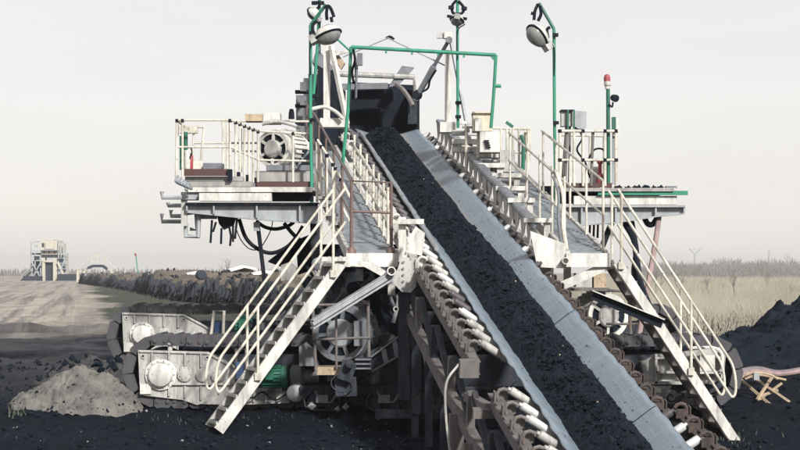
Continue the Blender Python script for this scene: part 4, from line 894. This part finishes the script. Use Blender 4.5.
def gearbox(t, Y, x0, y0, k):
    g_ = lambda x, y: (x0+(x-138)*k, y0+(y-350)*k)
    pr = lambda pts: [g_(*p) for p in pts]
    gb = part('gearbox', B().prism(pr([(138, 350), (208, 352), (232, 365), (241, 371), (243, 390), (197, 405), (183, 400), (140, 395)]), Y, .3), M['dirtywhite'], t)
    rim = pr([(139.5, 351.5), (207.5, 353.5), (231, 366), (239, 372)])
    part('rim_flange', B().tube([q(*p, Y-.01) for p in rim], .016, 6), M['dirtywhite'], gb)
    c = q(*g_(161, 374.5), Y)
    part('hub', B().lathe(c, (0, -1, 0), [(.20*k*1.12, 0), (.20*k*1.12, .035), (.165*k*1.1, .045), (.15*k*1.1, .10), (.125*k*1.1, .115)], 30), M['white'], gb)
    b = B()
    for i in range(14): a = 2*math.pi*i/14; b.lathe(c+V((.193*k*math.cos(a), -.035, .193*k*math.sin(a))), (0, -1, 0), [(.012, 0), (.012, .018)], 6)
    part('hub_bolts', b, M['grey'], gb)
    for x, y, r in ((185, 374, .11), (203, 375, .10), (217.5, 376, .09)):
        part('boss', B().lathe(q(*g_(x, y), Y), (0, -1, 0), [(r*k, 0), (r*k, .03), (r*.8*k, .04)], 18), M['dirtywhite'], gb)
        b = B()
        for i in range(8): a = 2*math.pi*i/8; b.lathe(q(*g_(x, y), Y)+V((r*.86*k*math.cos(a), -.03, r*.86*k*math.sin(a))), (0, -1, 0), [(.010, 0), (.010, .016)], 6)
        part('boss_bolts', b, M['grey'], gb)
    for x, ya, yb in ((152, 353, 362), (169, 353, 367), (185, 353, 366), (201, 354, 367), (169, 386, 396), (185, 386, 398), (201, 386, 400), (219, 387, 394)):
        a = g_(x, ya); bq = g_(x, yb); part('rib', B().pbox(a[0]-.8*k, a[1], a[0]+.8*k, bq[1], Y-.035, .04), M['dirtywhite'], gb)
    a = g_(150, 383); e = g_(243, 385); part('split_flange', B().pbox(a[0], a[1], e[0], e[1], Y-.04, .05), M['dirtywhite'], gb)
    for x, y in ((143, 356), (207.5, 357.5)):
        part('lifting_eye', B().lathe(q(*g_(x, y), Y), (0, -1, 0), [(.035*k, -.02), (.035*k, .012), (.02*k, .012)], 14), M['dirtywhite'], gb); part('eye_hole', B().lathe(q(*g_(x, y), Y), (0, -1, 0), [(.017*k, 0), (.017*k, .014)], 10), M['dark'], gb)
    a = g_(140, 384); e = g_(151, 394); part('cover_plate', B().pbox(a[0], a[1], e[0], e[1], Y-.03, .04), M['white'], gb)
    a = g_(170, 347); part('breather', B().lathe(q(*a, Y+.1), (0, 0, 1), [(.035, -.05), (.035, .03), (.05, .035), (.05, .06)], 12), M['white'], gb)
    return gb
c1 = crawler('near crawler track of overlapping steel shoes with pale gearbox', 27.0, q(124, 380, 27).x, q(742, 380, 27).x, .02, 1.02)
gearbox(c1, 26.95, 138, 350, 1.0)
c2 = crawler('far crawler track behind the near one with pale gearbox', 30.3, q(108, 330, 30.3).x, 4.6, .42, 1.0)
gearbox(c2, 30.25, 122, 312.5, .89)
part('base_tray', B().prism([(238, 386), (286, 391), (290, 403), (236, 405), (200, 404)], 26.9, .4), M['dirtywhite'], c1)
for x in (254, 266, 277): part('tray_rib', B().pbox(x-.7, 390, x+.7, 402, 26.86, .05), M['white'], c1)
part('tray_hose', B().tube(bez(qpath([(240, 392), (252, 398), (262, 392), (275, 400), (286, 394)], 26.8), 5), .012, 6), M['rubber'], c1)
part('pump_body', B().lathe(q(296, 393, 26.7), (0, -1, 0), [(.12, -.2), (.13, 0), (.08, .05), (.03, .06)], 18), M['grey'], c1)
part('reducer', B().lathe(q(297, 376, 26.8), (1, 0, 0), [(.10, -.1), (.16, -.06), (.16, .06), (.1, .12), (.1, .3)], 18), M['midgrey'], c1)
part('gland_box', B().pbox(236, 362, 243, 379, 26.7, .12), M['blue'], c1)
part('guard_frame', B().tube(qpath([(236, 384), (236, 349), (246, 349), (246, 384)], 26.8), .02, 6), M['brown'], c1)
part('guard_frame', B().tube(qpath([(211, 336), (214, 311), (224, 311), (223, 336)], 30.1), .025, 6), M['cream'], c2)
part('panel_box', B().pbox(214, 322, 221, 336, 30.2, .15), M['blue'], c2)
for xc in (322, 384):
    tb = part('bogie_frame', B().tube([q(xc-16+x, y, 26.5) for x, y in ((10, 386), (-2, 399), (-1, 406), (4, 410), (28, 410), (33, 406), (34, 399), (22, 386))], .013, 6), M['coaly'], c1)
    part('bogie_plate', B().prism([(xc-8, 387), (xc+8, 387), (xc+14, 399), (xc+10, 406), (xc-10, 406), (xc-14, 399)], 26.56, .1), M['coaly'], tb)
    part('spring_pack', B().pbox(xc-6, 395, xc+6, 403, 26.47, .08), M['midgrey'], tb)
    part('bogie_truss', B().tube([q(xc-16+x, y, 26.5) for x, y in ((9, 391), (14, 401), (19, 402.5), (26, 402), (32, 391))], .016, 6), M['midgrey'], tb)
    for x in (-9, 9): part('bogie_wheel', B().lathe(q(xc+x, 405, 26.6), (0, -1, 0), [(.07, -.2), (.09, 0), (.05, .05), (.03, .06)], 14), M['coaly'], tb)
# right end of the near crawler: pale drive housing
dh = part('drive_housing', B().prism([(641, 362), (655, 355), (722, 347), (726, 352), (724, 378), (712, 384), (646, 383)], 26.95, .3), M['dirtywhite'], c1)
for x0, y0, x1, y1 in ((655, 354, 657.5, 384), (656, 371, 681, 373.5), (646, 381.5, 682, 384.5), (690, 356, 722, 358.5), (690, 372, 722, 374), (721, 350, 724, 378), (657.5, 357, 683, 359)): part('rib', B().pbox(x0, y0, x1, y1, 26.82, .14), M['dirtywhite'], dh)
part('handrail_loop', B().tube(bez(qpath([(690, 348), (708, 347.5), (717, 349), (722, 355), (722, 365), (719, 372), (700, 373)], 26.7), 4), .022, 6), M['white'], dh)
part('gear_cover', B().pbox(700, 355, 715, 371, 26.75, .1), M['white'], dh)
part('drain_plug', B().lathe(q(671, 365, 26.9), (0, -1, 0), [(.03, 0), (.03, .06)], 10), M['dirtywhite'], dh)
br = part('roller_bracket', B().prism([(647, 386), (672, 386), (664, 397), (652, 397), (648, 393)], 26.8, .15), M['dirtywhite'], c1)
part('bracket_pad', B().pbox(651, 388, 661, 392.5, 26.75, .05), M['white'], br); part('link', B().bar(q(669, 387, 26.75), q(658, 404, 26.75), .05, .05), M['dirtywhite'], br)
part('spiral_wheel', B().lathe(q(671, 397, 26.7), (0, -1, 0), [(.10, -.1), (.105, 0), (.09, .012), (.03, .012)], 20), M['midgrey'], br)
part('wheel_spiral', B().tube([q(671, 397, 26.68)+V(((.02+.007*i)*math.cos(i*.7), 0, (.02+.007*i)*math.sin(i*.7))) for i in range(10)], .012, 6), M['dark'], br)
for x0, y0, a in ((688, 401, .3), (700, 408, .5), (690, 392, -.4)): part('loose_shoe', B().box(q(x0, y0, 26.85), (.22, .3, .07), 0, Matrix.Rotation(a, 3, 'Y')), M['brown'], c1)

# ---------------------------------------------------------------- trestle and hoses on the right
tr = thing('folding_trestle', 'tan crossed leg cable trestle standing on the coal at right', 'trestle', q(760, 400, 28))
YT = 28.0
for a, c in (((739, 378), (772, 406)), ((782, 383), (742, 412)), ((752, 376), (790, 402)), ((772, 377), (757, 400))): part('leg', B().bar(q(*a, YT), q(*c, YT+random.uniform(-.3, .3)), .034, .034), M['tan'], tr)
part('cradle', B().tube(bez(qpath([(736, 383), (744, 376), (757, 373), (770, 375), (778, 379)], YT-.2), 5), .018, 6), M['tan'], tr)
part('cradle', B().tube(bez(qpath([(745, 379), (757, 375), (772, 377), (786, 380)], YT+.3), 5), .018, 6), M['tan'], tr)
part('tie_bar', B().bar(q(757, 397, YT), q(778, 390, YT), .04, .04), M['tan'], tr); part('strap_block', B().pbox(754, 373, 759.5, 380, YT-.3, .1), M['grey'], tr)
for i, (dy, mt, lb) in enumerate(((0, 'pink', 'pinkish power hose lying over the trestle'), (-3, 'hose', 'grey purple power hose beside the pinkish one'), (2.2, 'hose', 'lowest grey purple hose crossing the trestle'))):
    b = B().tube(bez(qpath([(700, 392+dy), (715, 383+dy), (735, 376+dy), (757, 372+dy), (780, 374+dy*.4), (815, 369+dy*.5), (860, 366+dy)], 28.1+.12*i, 29.5), 6), .045, 10)
    single('power_hose', b, M[mt], lb, 'hose', 'power hoses over the trestle')

# ---------------------------------------------------------------- ground litter
rc = random.Random(21); b = B()
for _ in range(9000):
    Y = 23.2+rc.random()**1.6*9; X = rc.uniform(-.24, .24)*Y; r = .008+.05*rc.random()**6
    b.rock((X, Y, gh(X, Y)+r*.3), r, rc)
for nm, k_ in (('coal_heap', 2600), ('coal_ridge', 900), ('spoil_mound', 400)):
    vv = bpy.data.objects[nm].data.vertices
    for _ in range(k_):
        p = vv[rc.randrange(len(vv))].co
        if p.z > gh(p.x, p.y)+.05: b.rock(p+V((rc.gauss(0, .05), rc.gauss(0, .05), 0)), .012+.09*rc.random()**4, rc)
single('coal_rubble', b, M['heap'], 'coal crumbs and lumps strewn over the yard', 'coal', kind='stuff', angle=0)
b = B()
for _ in range(90):
    Y = rc.uniform(24, 27.3); X = rc.uniform(-.21, .0)*Y; r = .006+.02*rc.random()**3; b.rock((X, Y, gh(X, Y)+r*.3), r, rc)
for x, y, r in ((345, 404, .06), (338, 405, .05), (312, 402, .05), (306, 424, .05)): b.rock(q(x, y+4, 26.4), r, rc)
single('pale_pebbles', b, M['lightstone'], 'pale pebbles scattered on the dark ground', 'pebbles', kind='stuff', angle=0)
b = B()                                              # low weeds beside the tracks
for cx, cy, n_, sp, hh in ((-3.2, 26.3, 60, .8, .05), (-2.0, 26.4, 60, .9, .05), (4.3, 26.35, 90, .4, .07), (-5.35, 26.3, 26, .08, .12), (4.6, 26.1, 60, .3, .06), (-5.0, 27.6, 40, .4, .12)):
    for _ in range(n_):
        X = cx+rc.gauss(0, sp); Y = cy+rc.gauss(0, .12); z = gh(X, Y); a = rc.uniform(0, 6.28); h_ = hh*rc.uniform(.4, 1.3); w = .006+h_*.06
        d = V((math.cos(a), math.sin(a), 0)); t_ = V((X, Y, z+h_))+d*h_*rc.uniform(.2, .8)
        b.add([V((X, Y, z))-d.cross(V((0, 0, 1)))*w, V((X, Y, z))+d.cross(V((0, 0, 1)))*w, t_], [(0, 1, 2)])
single('weeds', b, M['greengrass'], 'small weeds sprouting beside the crawler tracks', 'weeds', kind='stuff', angle=0)

# ---------------------------------------------------------------- far left: bank with hanging strips, machines
bank = thing('striped_bank', 'long bank with dark ragged strips along its face behind the crawlers', 'bank', (-18, 110, .4))
def gpt(x, y): Y = F*(HC-.42)/(y-HZ); return V(((x-400)/F*Y, Y, .42))
line = bez([gpt(80, 283.5), gpt(105, 287), gpt(135, 292), gpt(165, 299), gpt(200, 303), gpt(240, 305.5), gpt(300, 307), gpt(380, 307)], 16)
b = B(); fb = B(); tb = B(); rc = random.Random(31); prev = None; vs = []; K = 9; nl = len(line)
tops = []
for i, p in enumerate(line):
    d = (line[min(i+1, nl-1)]-line[max(i-1, 0)]).normalized(); nb = V((-d.y, d.x, 0))
    if nb.y < 0: nb = -nb
    h = 1.15+.5*fbm(i*.22, 4)+.25*fbm(i*.9, 6)+.25*smooth((p.x+14)/3)*(.6+fbm(i*.2, 8))
    for j in range(K):
        t = j/(K-1); w_ = t*7.5; z = h*(smooth(t*8) if t < .6 else 1-.5*smooth((t-.6)/.4))+.12*fbm(i*.5, j*1.3)*t
        vs.append(p+nb*w_+V((0, 0, z-.02)))
    tops.append((p, nb, h, d))
b.add(vs, [(i*K+j, i*K+j+1, (i+1)*K+j+1, (i+1)*K+j) for i in range(nl-1) for j in range(K-1)])
part('bank_body', b, M['bank'], bank, 70)
for i in range(nl-1):
    p, nb, h, d = tops[i]; L = (line[i+1]-p).length; n = max(8, int(L/.045))
    for k in range(n):
        s = rc.random()*L; base = p+d*s; top = base+V((rc.gauss(0, .06), rc.uniform(.1, .6), h*rc.uniform(.35, 1.0)*(.8+.35*fbm(base.x*.5, base.y*.5)))); bot = V((top.x+rc.gauss(0, .12), base.y-rc.uniform(.1, .3), base.z))+V((0, 0, max(.02, min(top.z-base.z-.15, h*rc.uniform(-.2, .45))))); w = rc.uniform(.025, .07)*(1+p.y/150)
        fb.add([top-d*w*.5, top+d*w*.5, bot+d*w, bot-d*w*.7, top+nb*.15, bot+nb*.12], [(0, 1, 2, 3), (1, 4, 5, 2), (4, 0, 3, 5)])
part('hanging_strips', fb, M['fringe'], bank, 0)['kind'] = 'stuff'
for i0, i1, o0, o1 in ((40, 46, 2.4, 3.6), (53, 60, 2.2, 3.6), (68, 76, 1.8, 3.2)):
    vs = []
    for i in range(i0, min(i1, nl)):
        p, nb, h, d = tops[i]; vs += [p+nb*o0+V((0, 0, h+.16+.06*fbm(i*.7, 1))), p+nb*(o0+o1)/2+V((0, 0, h+.30+.08*fbm(i*.6, 2))), p+nb*o1+V((0, 0, h+.2+.06*fbm(i*.5, 3)))]
    n = len(vs)//3; b = B().add(vs, [(i*3+j, i*3+j+1, i*3+j+4, i*3+j+3) for i in range(n-1) for j in range(2)])
    part('tarpaulin', b, M['sheet'], bank)
b = B()
for _ in range(420):
    i = rc.randrange(2, nl-1); p, nb, h, d = tops[i]; o = rc.uniform(.3, 4); b.rock(p+nb*o+d*rc.uniform(0, 2)+V((0, 0, h+.02)), rc.uniform(.04, .14), rc)
part('dark_clods', b, M['fringe'], bank, 0)['kind'] = 'stuff'

YE = 330; ex = thing('distant_excavator', 'distant cream mining machine with dark doorway on the road crest at far left', 'excavator', q(47, 281, YE))
def fb_(name, x0, y0, x1, y1, mt, dY=0, d=3): return part(name, B().pbox(x0, y0, x1, y1, YE+dY, d), M[mt], ex)
fb_('cab', 41, 240.5, 57, 254.5, 'hazecream', 0, 6); fb_('cab_roof', 44, 239.3, 54, 240.3, 'hazecream', 1, 4); fb_('cab_panel', 45, 242, 54, 249, 'hazecream', -.35, .3); fb_('cab_window', 42, 243, 43.8, 247, 'fardark', -.1, .1); fb_('gallery', 40, 249.6, 58, 250.4, 'farblue', -.8, .8)
for x in (43.5, 48.5, 54): fb_('cab_slot', x, 251, x+1, 253.5, 'fardark', -.1, .05)
fb_('under_beam', 40, 254.7, 57, 257.5, 'fardark', 0, 5); fb_('lintel', 44, 260.5, 53.5, 262, 'hazecream', -.2, .3); fb_('doorway', 45.5, 262.2, 52, 281, 'fardark', .5, 1)
fb_('leg', 42, 257.7, 45, 281, 'hazecream', 0, 1.5); fb_('leg', 53, 257.7, 57, 281, 'hazecream', 0, 1.5)
fb_('machinery_block', 33, 261, 41.5, 272, 'fardark', 1, 3); fb_('machinery_block', 31.5, 271, 41.5, 279, 'farblue', .5, 3); fb_('machinery_block', 58, 255, 65.5, 279, 'hazecream', 1, 3)
fb_('side_deck', 31, 253, 41, 254.6, 'fardark', 0, 2); fb_('side_deck', 57.3, 253.5, 67, 254.6, 'farblue', 0, 2); fb_('side_deck', 30, 266, 41, 267.4, 'fardark', -.3, 2)
for x, y0 in ((31.3, 242), (35, 253), (31.5, 255), (40.5, 255), (66, 255), (61, 242), (64, 243), (58.5, 242)): part('side_post', B().tube([q(x, y0, YE), q(x, 280, YE)], .13, 6), M['farblue'], ex)
part('guard_ring', B().tube([q(31.3, 245, YE), q(34, 241.5, YE), q(40, 241.5, YE)], .08, 6), M['farblue'], ex); part('lamp', B().lathe(q(36, 246, YE), (0, -1, 0), [(.3, 0), (.3, .2)], 12), M['farblue'], ex)
for k in range(6): part('gallery_post', B().tube([q(31.5+k*1.8, 250, YE-.5), q(31.5+k*1.8, 253.2, YE-.5)], .05, 5), M['farblue'], ex)
for y in (258, 263, 268.5, 274): part('deck_rail', B().bar(q(57.5, y, YE-.4), q(67, y+.4, YE-.4), .12, .12), M['farblue'], ex)
for a, c in (((58, 279), (65, 258)), ((32, 279), (41, 262)), ((32, 262), (41, 279))): part('lattice', B().bar(q(*a, YE-.5), q(*c, YE-.5), .18, .18), M['farblue'], ex)
for x0, y0, x1, y1 in ((59, 257, 63, 262), (60, 266, 65, 272), (34, 256, 39, 260), (35, 273, 40, 277)): fb_('plant_box', x0, y0, x1, y1, 'fardark', -.3, .5)
part('stair_flight', B().bar(q(21, 281, YE-1), q(31, 272, YE-1), .5, .25), M['fardark'], ex); part('stair_flight', B().bar(q(21, 276, YE-1), q(33, 265, YE-1), .1, .1), M['farblue'], ex)
part('crawler', B().pbox(23, 276, 41, 281.5, YE-1.5, 2), M['fardark'], ex); part('crawler', B().pbox(58, 274, 75, 281.5, YE-1.5, 2), M['fardark'], ex)
part('brace', B().bar(q(58, 262, YE-.3), q(64, 276, YE-.3), .4, .4), M['hazecream'], ex); part('upper_house', B().pbox(58, 243.5, 64, 253, YE+1, 2), M['hazecream'], ex)
YB = 290; bt = thing('distant_conveyor_bridge', 'distant pale conveyor bridge with sloping arms behind the striped bank', 'conveyor bridge', q(97, 276, YB))
for a, c in (((92, 255), (104, 256)), ((92, 262), (104, 262.5)), ((76, 271), (92, 257)), ((104, 257), (117, 269)), ((80, 273), (93, 265)), ((103, 265), (113, 272)), ((92, 255), (92, 264)), ((104, 256), (104, 265)), ((98, 255), (98, 264)), ((76, 271), (88, 271))): part('member', B().bar(q(*a, YB), q(*c, YB), .2, .17), M['hazecream'], bt)
for a, c in (((88, 268), (93, 266)), ((93, 266), (103, 266)), ((103, 266), (107, 269))): part('belt_section', B().bar(q(*a, YB-.3), q(*c, YB-.3), .6, .4), M['fardark'], bt)
for x in (78, 84, 112): part('support', B().bar(q(x, 271, YB), q(x, 282, YB), .4, .4), M['hazecream'], bt)
pp = thing('marker_pole', 'thin pale green pole with red tip behind the bank', 'pole', q(137, 272, 130))
part('shaft', B().tube(qpath([(138, 274), (136, 256)], 130), .035, 6), M['green'], pp); part('tip', B().tube(qpath([(136, 256), (135, 253.3)], 130), .065, 6), M['red'], pp)
bale = single('round_bale', B().lathe(q(201, 275, 95), (.3, -1, 0), [(.2, -.3), (.25, -.25), (.25, .25), (.2, .3)], 20), M['fardark'], 'dark rounded drum on top of the striped bank', 'drum')

# ---------------------------------------------------------------- trees, thicket, field
def bare_tree(label, base, h, seed, spread=.5, name='bare_tree'):
    t = thing(name, label, 'tree', base, 'bare trees' if name == 'bare_tree' else 'saplings in the dry field'); r_ = random.Random(seed); tb = B(); cb_ = B()
    def grow(p, d, L, r, lv):
        e = p+d*L+V((r_.gauss(0, .05), r_.gauss(0, .05), 0))*L
        (tb if lv == 0 else cb_).tube([p, (p+e)/2+V((r_.gauss(0, .04), r_.gauss(0, .04), 0))*L, e], r, 4, r*.6)
        if lv < 4:
            for k in range(3 if lv < 3 else 2):
                dd = (d+V((r_.gauss(0, spread), r_.gauss(0, spread), r_.gauss(.15, .25)))).normalized(); grow(p+(e-p)*r_.uniform(.55, 1), dd, L*r_.uniform(.55, .8), r*.55, lv+1)
    grow(V(base), V((0, 0, 1)), h*.36, h*.018, 0)
    part('trunk', tb, M['twig'], t); part('crown', cb_, M['twig'], t)
for lab, x, y, Y, h, sd in (('slender bare tree seen under the left platform', 228, 281, 190, 4.2, 1), ('small bare tree left of the slender one under the platform', 212, 281, 200, 2.4, 2), ('bare bush at the far left edge by the road', 3, 281, 280, 2.6, 3), ('low bare bush just right of the slender tree', 243, 281, 195, 2.0, 4)):
    p = q(x, y, Y); p.z = .42; bare_tree(lab, p, h, sd)
rs_ = random.Random(61)
for k, od in enumerate(('first', 'second', 'third', 'fourth', 'fifth', 'sixth')):
    Y = rs_.uniform(60, 130); X = Y*(.132+.0145*k+rs_.uniform(0, .006)); bare_tree('thin bare sapling, %s from the left among the dry reeds' % od, V((X, Y, .42)), rs_.uniform(1.2, 2.4), 100+k, .3, 'sapling')
rc = random.Random(41)
b = B()
for _ in range(5200):                                # far thicket on the right, one grey mass of bare shrubs
    Y = 380+800*rc.random()**.8; X = Y*rc.uniform(.125, .26); h = rc.uniform(.35, 1)*(1.8+.0100*Y)*(.8+.5*fbm(X/Y*40, Y*.004, 5))*(.75+.45*fbm(X*.012, Y*.006))*(.55+.45*smooth((X/Y-.125)/.03))
    for k in range(13):
        t_ = rc.random()**.7; a = V((X+rc.gauss(0, .5), Y+rc.gauss(0, .5), .42+h*t_*.6*(k > 1))); tip = a+V((rc.gauss(0, h*.13), rc.gauss(0, h*.13), h*rc.uniform(.15, .42)*(1 if k > 1 else 2))); w = rc.uniform(.05, .14)*Y/800
        m_ = (a+tip)/2; b.add([a, m_+V((w, 0, 0)), tip, m_-V((w, 0, 0))], [(0, 1, 2, 3)])
for _ in range(900):
    Y = rc.uniform(700, 900); X = Y*rc.uniform(-.215, -.03); h = rc.uniform(1.0, 3.6)
    a = V((X, Y, .42)); b.add([a-V((.5, 0, 0)), a+V((.5, 0, 0)), a+V((rc.gauss(0, .5), 0, h))], [(0, 1, 2)])
single('shrub_thicket', b, M['twig'], 'hazy grey thicket of bare shrubs along the far field edge', 'thicket', kind='stuff', angle=0)
b = B()
for _ in range(42000):                               # dry reeds over the field
    Y = 44+rc.random()**1.8*330; X = Y*rc.uniform(.095, .235) if rc.random() < .9 else Y*rc.uniform(-.1, .1)
    if X < 3 and Y < 120: continue
    if X < 3: Y = rc.uniform(140, 260); X = Y*rc.uniform(-.13, .05)
    cl = fbm(X*.35, Y*.2, 3); h = rc.uniform(.2, .8)*(1+.9*cl); w = .010+.00012*Y; l = rc.gauss(0, .4)*h
    if rc.random() < .25-.8*cl: continue
    b.add([(X-w, Y, gh(X, Y)-.03), (X+w, Y, gh(X, Y)-.03), (X+l, Y+rc.gauss(0, .1), gh(X, Y)+h)], [(0, 1, 2)])
single('dry_reeds', b, M['drygrass'], 'pale dry reeds covering the field on the right', 'reeds', kind='stuff', angle=0)
b = B()
for _ in range(9000):                                # verge grass between road and bank
    Y = rc.uniform(62, 240); e = rc.uniform(.5, 16)*(Y/110); X = road_edge(Y)+e
    if X > -.10*Y-2: continue
    h = rc.uniform(.06, .22); w = .012+.0002*Y
    b.add([(X-w, Y, .40), (X+w, Y, .40), (X+rc.gauss(0, .1), Y, .42+h)], [(0, 1, 2)])
single('verge_grass', b, M['greengrass'], 'short dull green grass between the dirt road and bank', 'grass', kind='stuff', angle=0)
def pylon(label, x, Y, ytop, arms):
    t = thing('power_pylon', label, 'pylon', q(x, 279, Y), 'power pylons')
    part('shaft', B().tube([V((q(x, 0, Y).x, Y, .4)), q(x, ytop+6, Y)], .75, 8, .5), M['farblue'], t)
    if arms:
        for s in (-1, 1): part('arm', B().tube(qpath([(x, ytop+6), (x+s*5.5, ytop)], Y), .4, 6), M['farblue'], t)
        part('crossbar', B().tube(qpath([(x-6, ytop+.5), (x+6, ytop+.5)], Y), .14, 6), M['farblue'], t)
    else:
        for k in range(5): part('lattice', B().tube(qpath([(x-1.2+.15*k, ytop+5*k+8), (x+1.2-.15*k, ytop+5*k+3)], Y), .2, 5), M['farblue'], t)
        for s in (-1, 1): part('rail', B().tube(qpath([(x+s*1.6, 276), (x+s*.3, ytop)], Y), .22, 5), M['farblue'], t)
pylon('distant Y shaped power pylon above the thicket', 695, 1200, 248.5, True)
pylon('distant thin lattice pylon near the right edge', 769, 1250, 250, False)

# ---------------------------------------------------------------- air
hb_ = B().box((0, 1170, 8.6), (3300, 2480, 21.6))
hz = hb_.mesh('haze', 0); hm = bpy.data.materials.new('haze'); hm.use_nodes = True; ht = hm.node_tree; ht.nodes.clear()
pv = ht.nodes.new('ShaderNodeVolumePrincipled'); pv.inputs['Color'].default_value = (.955, .975, 1.0, 1); pv.inputs['Density'].default_value = .00036; pv.inputs['Anisotropy'].default_value = .35
ho_ = ht.nodes.new('ShaderNodeOutputMaterial'); ht.links.new(pv.outputs[0], ho_.inputs['Volume'])
ho = link('haze', hz, hm); tag(ho, 'thin pale haze filling the air over the yard', 'haze', kind='stuff')
for o in scene.objects:
    if '_o' in o: del o['_o']
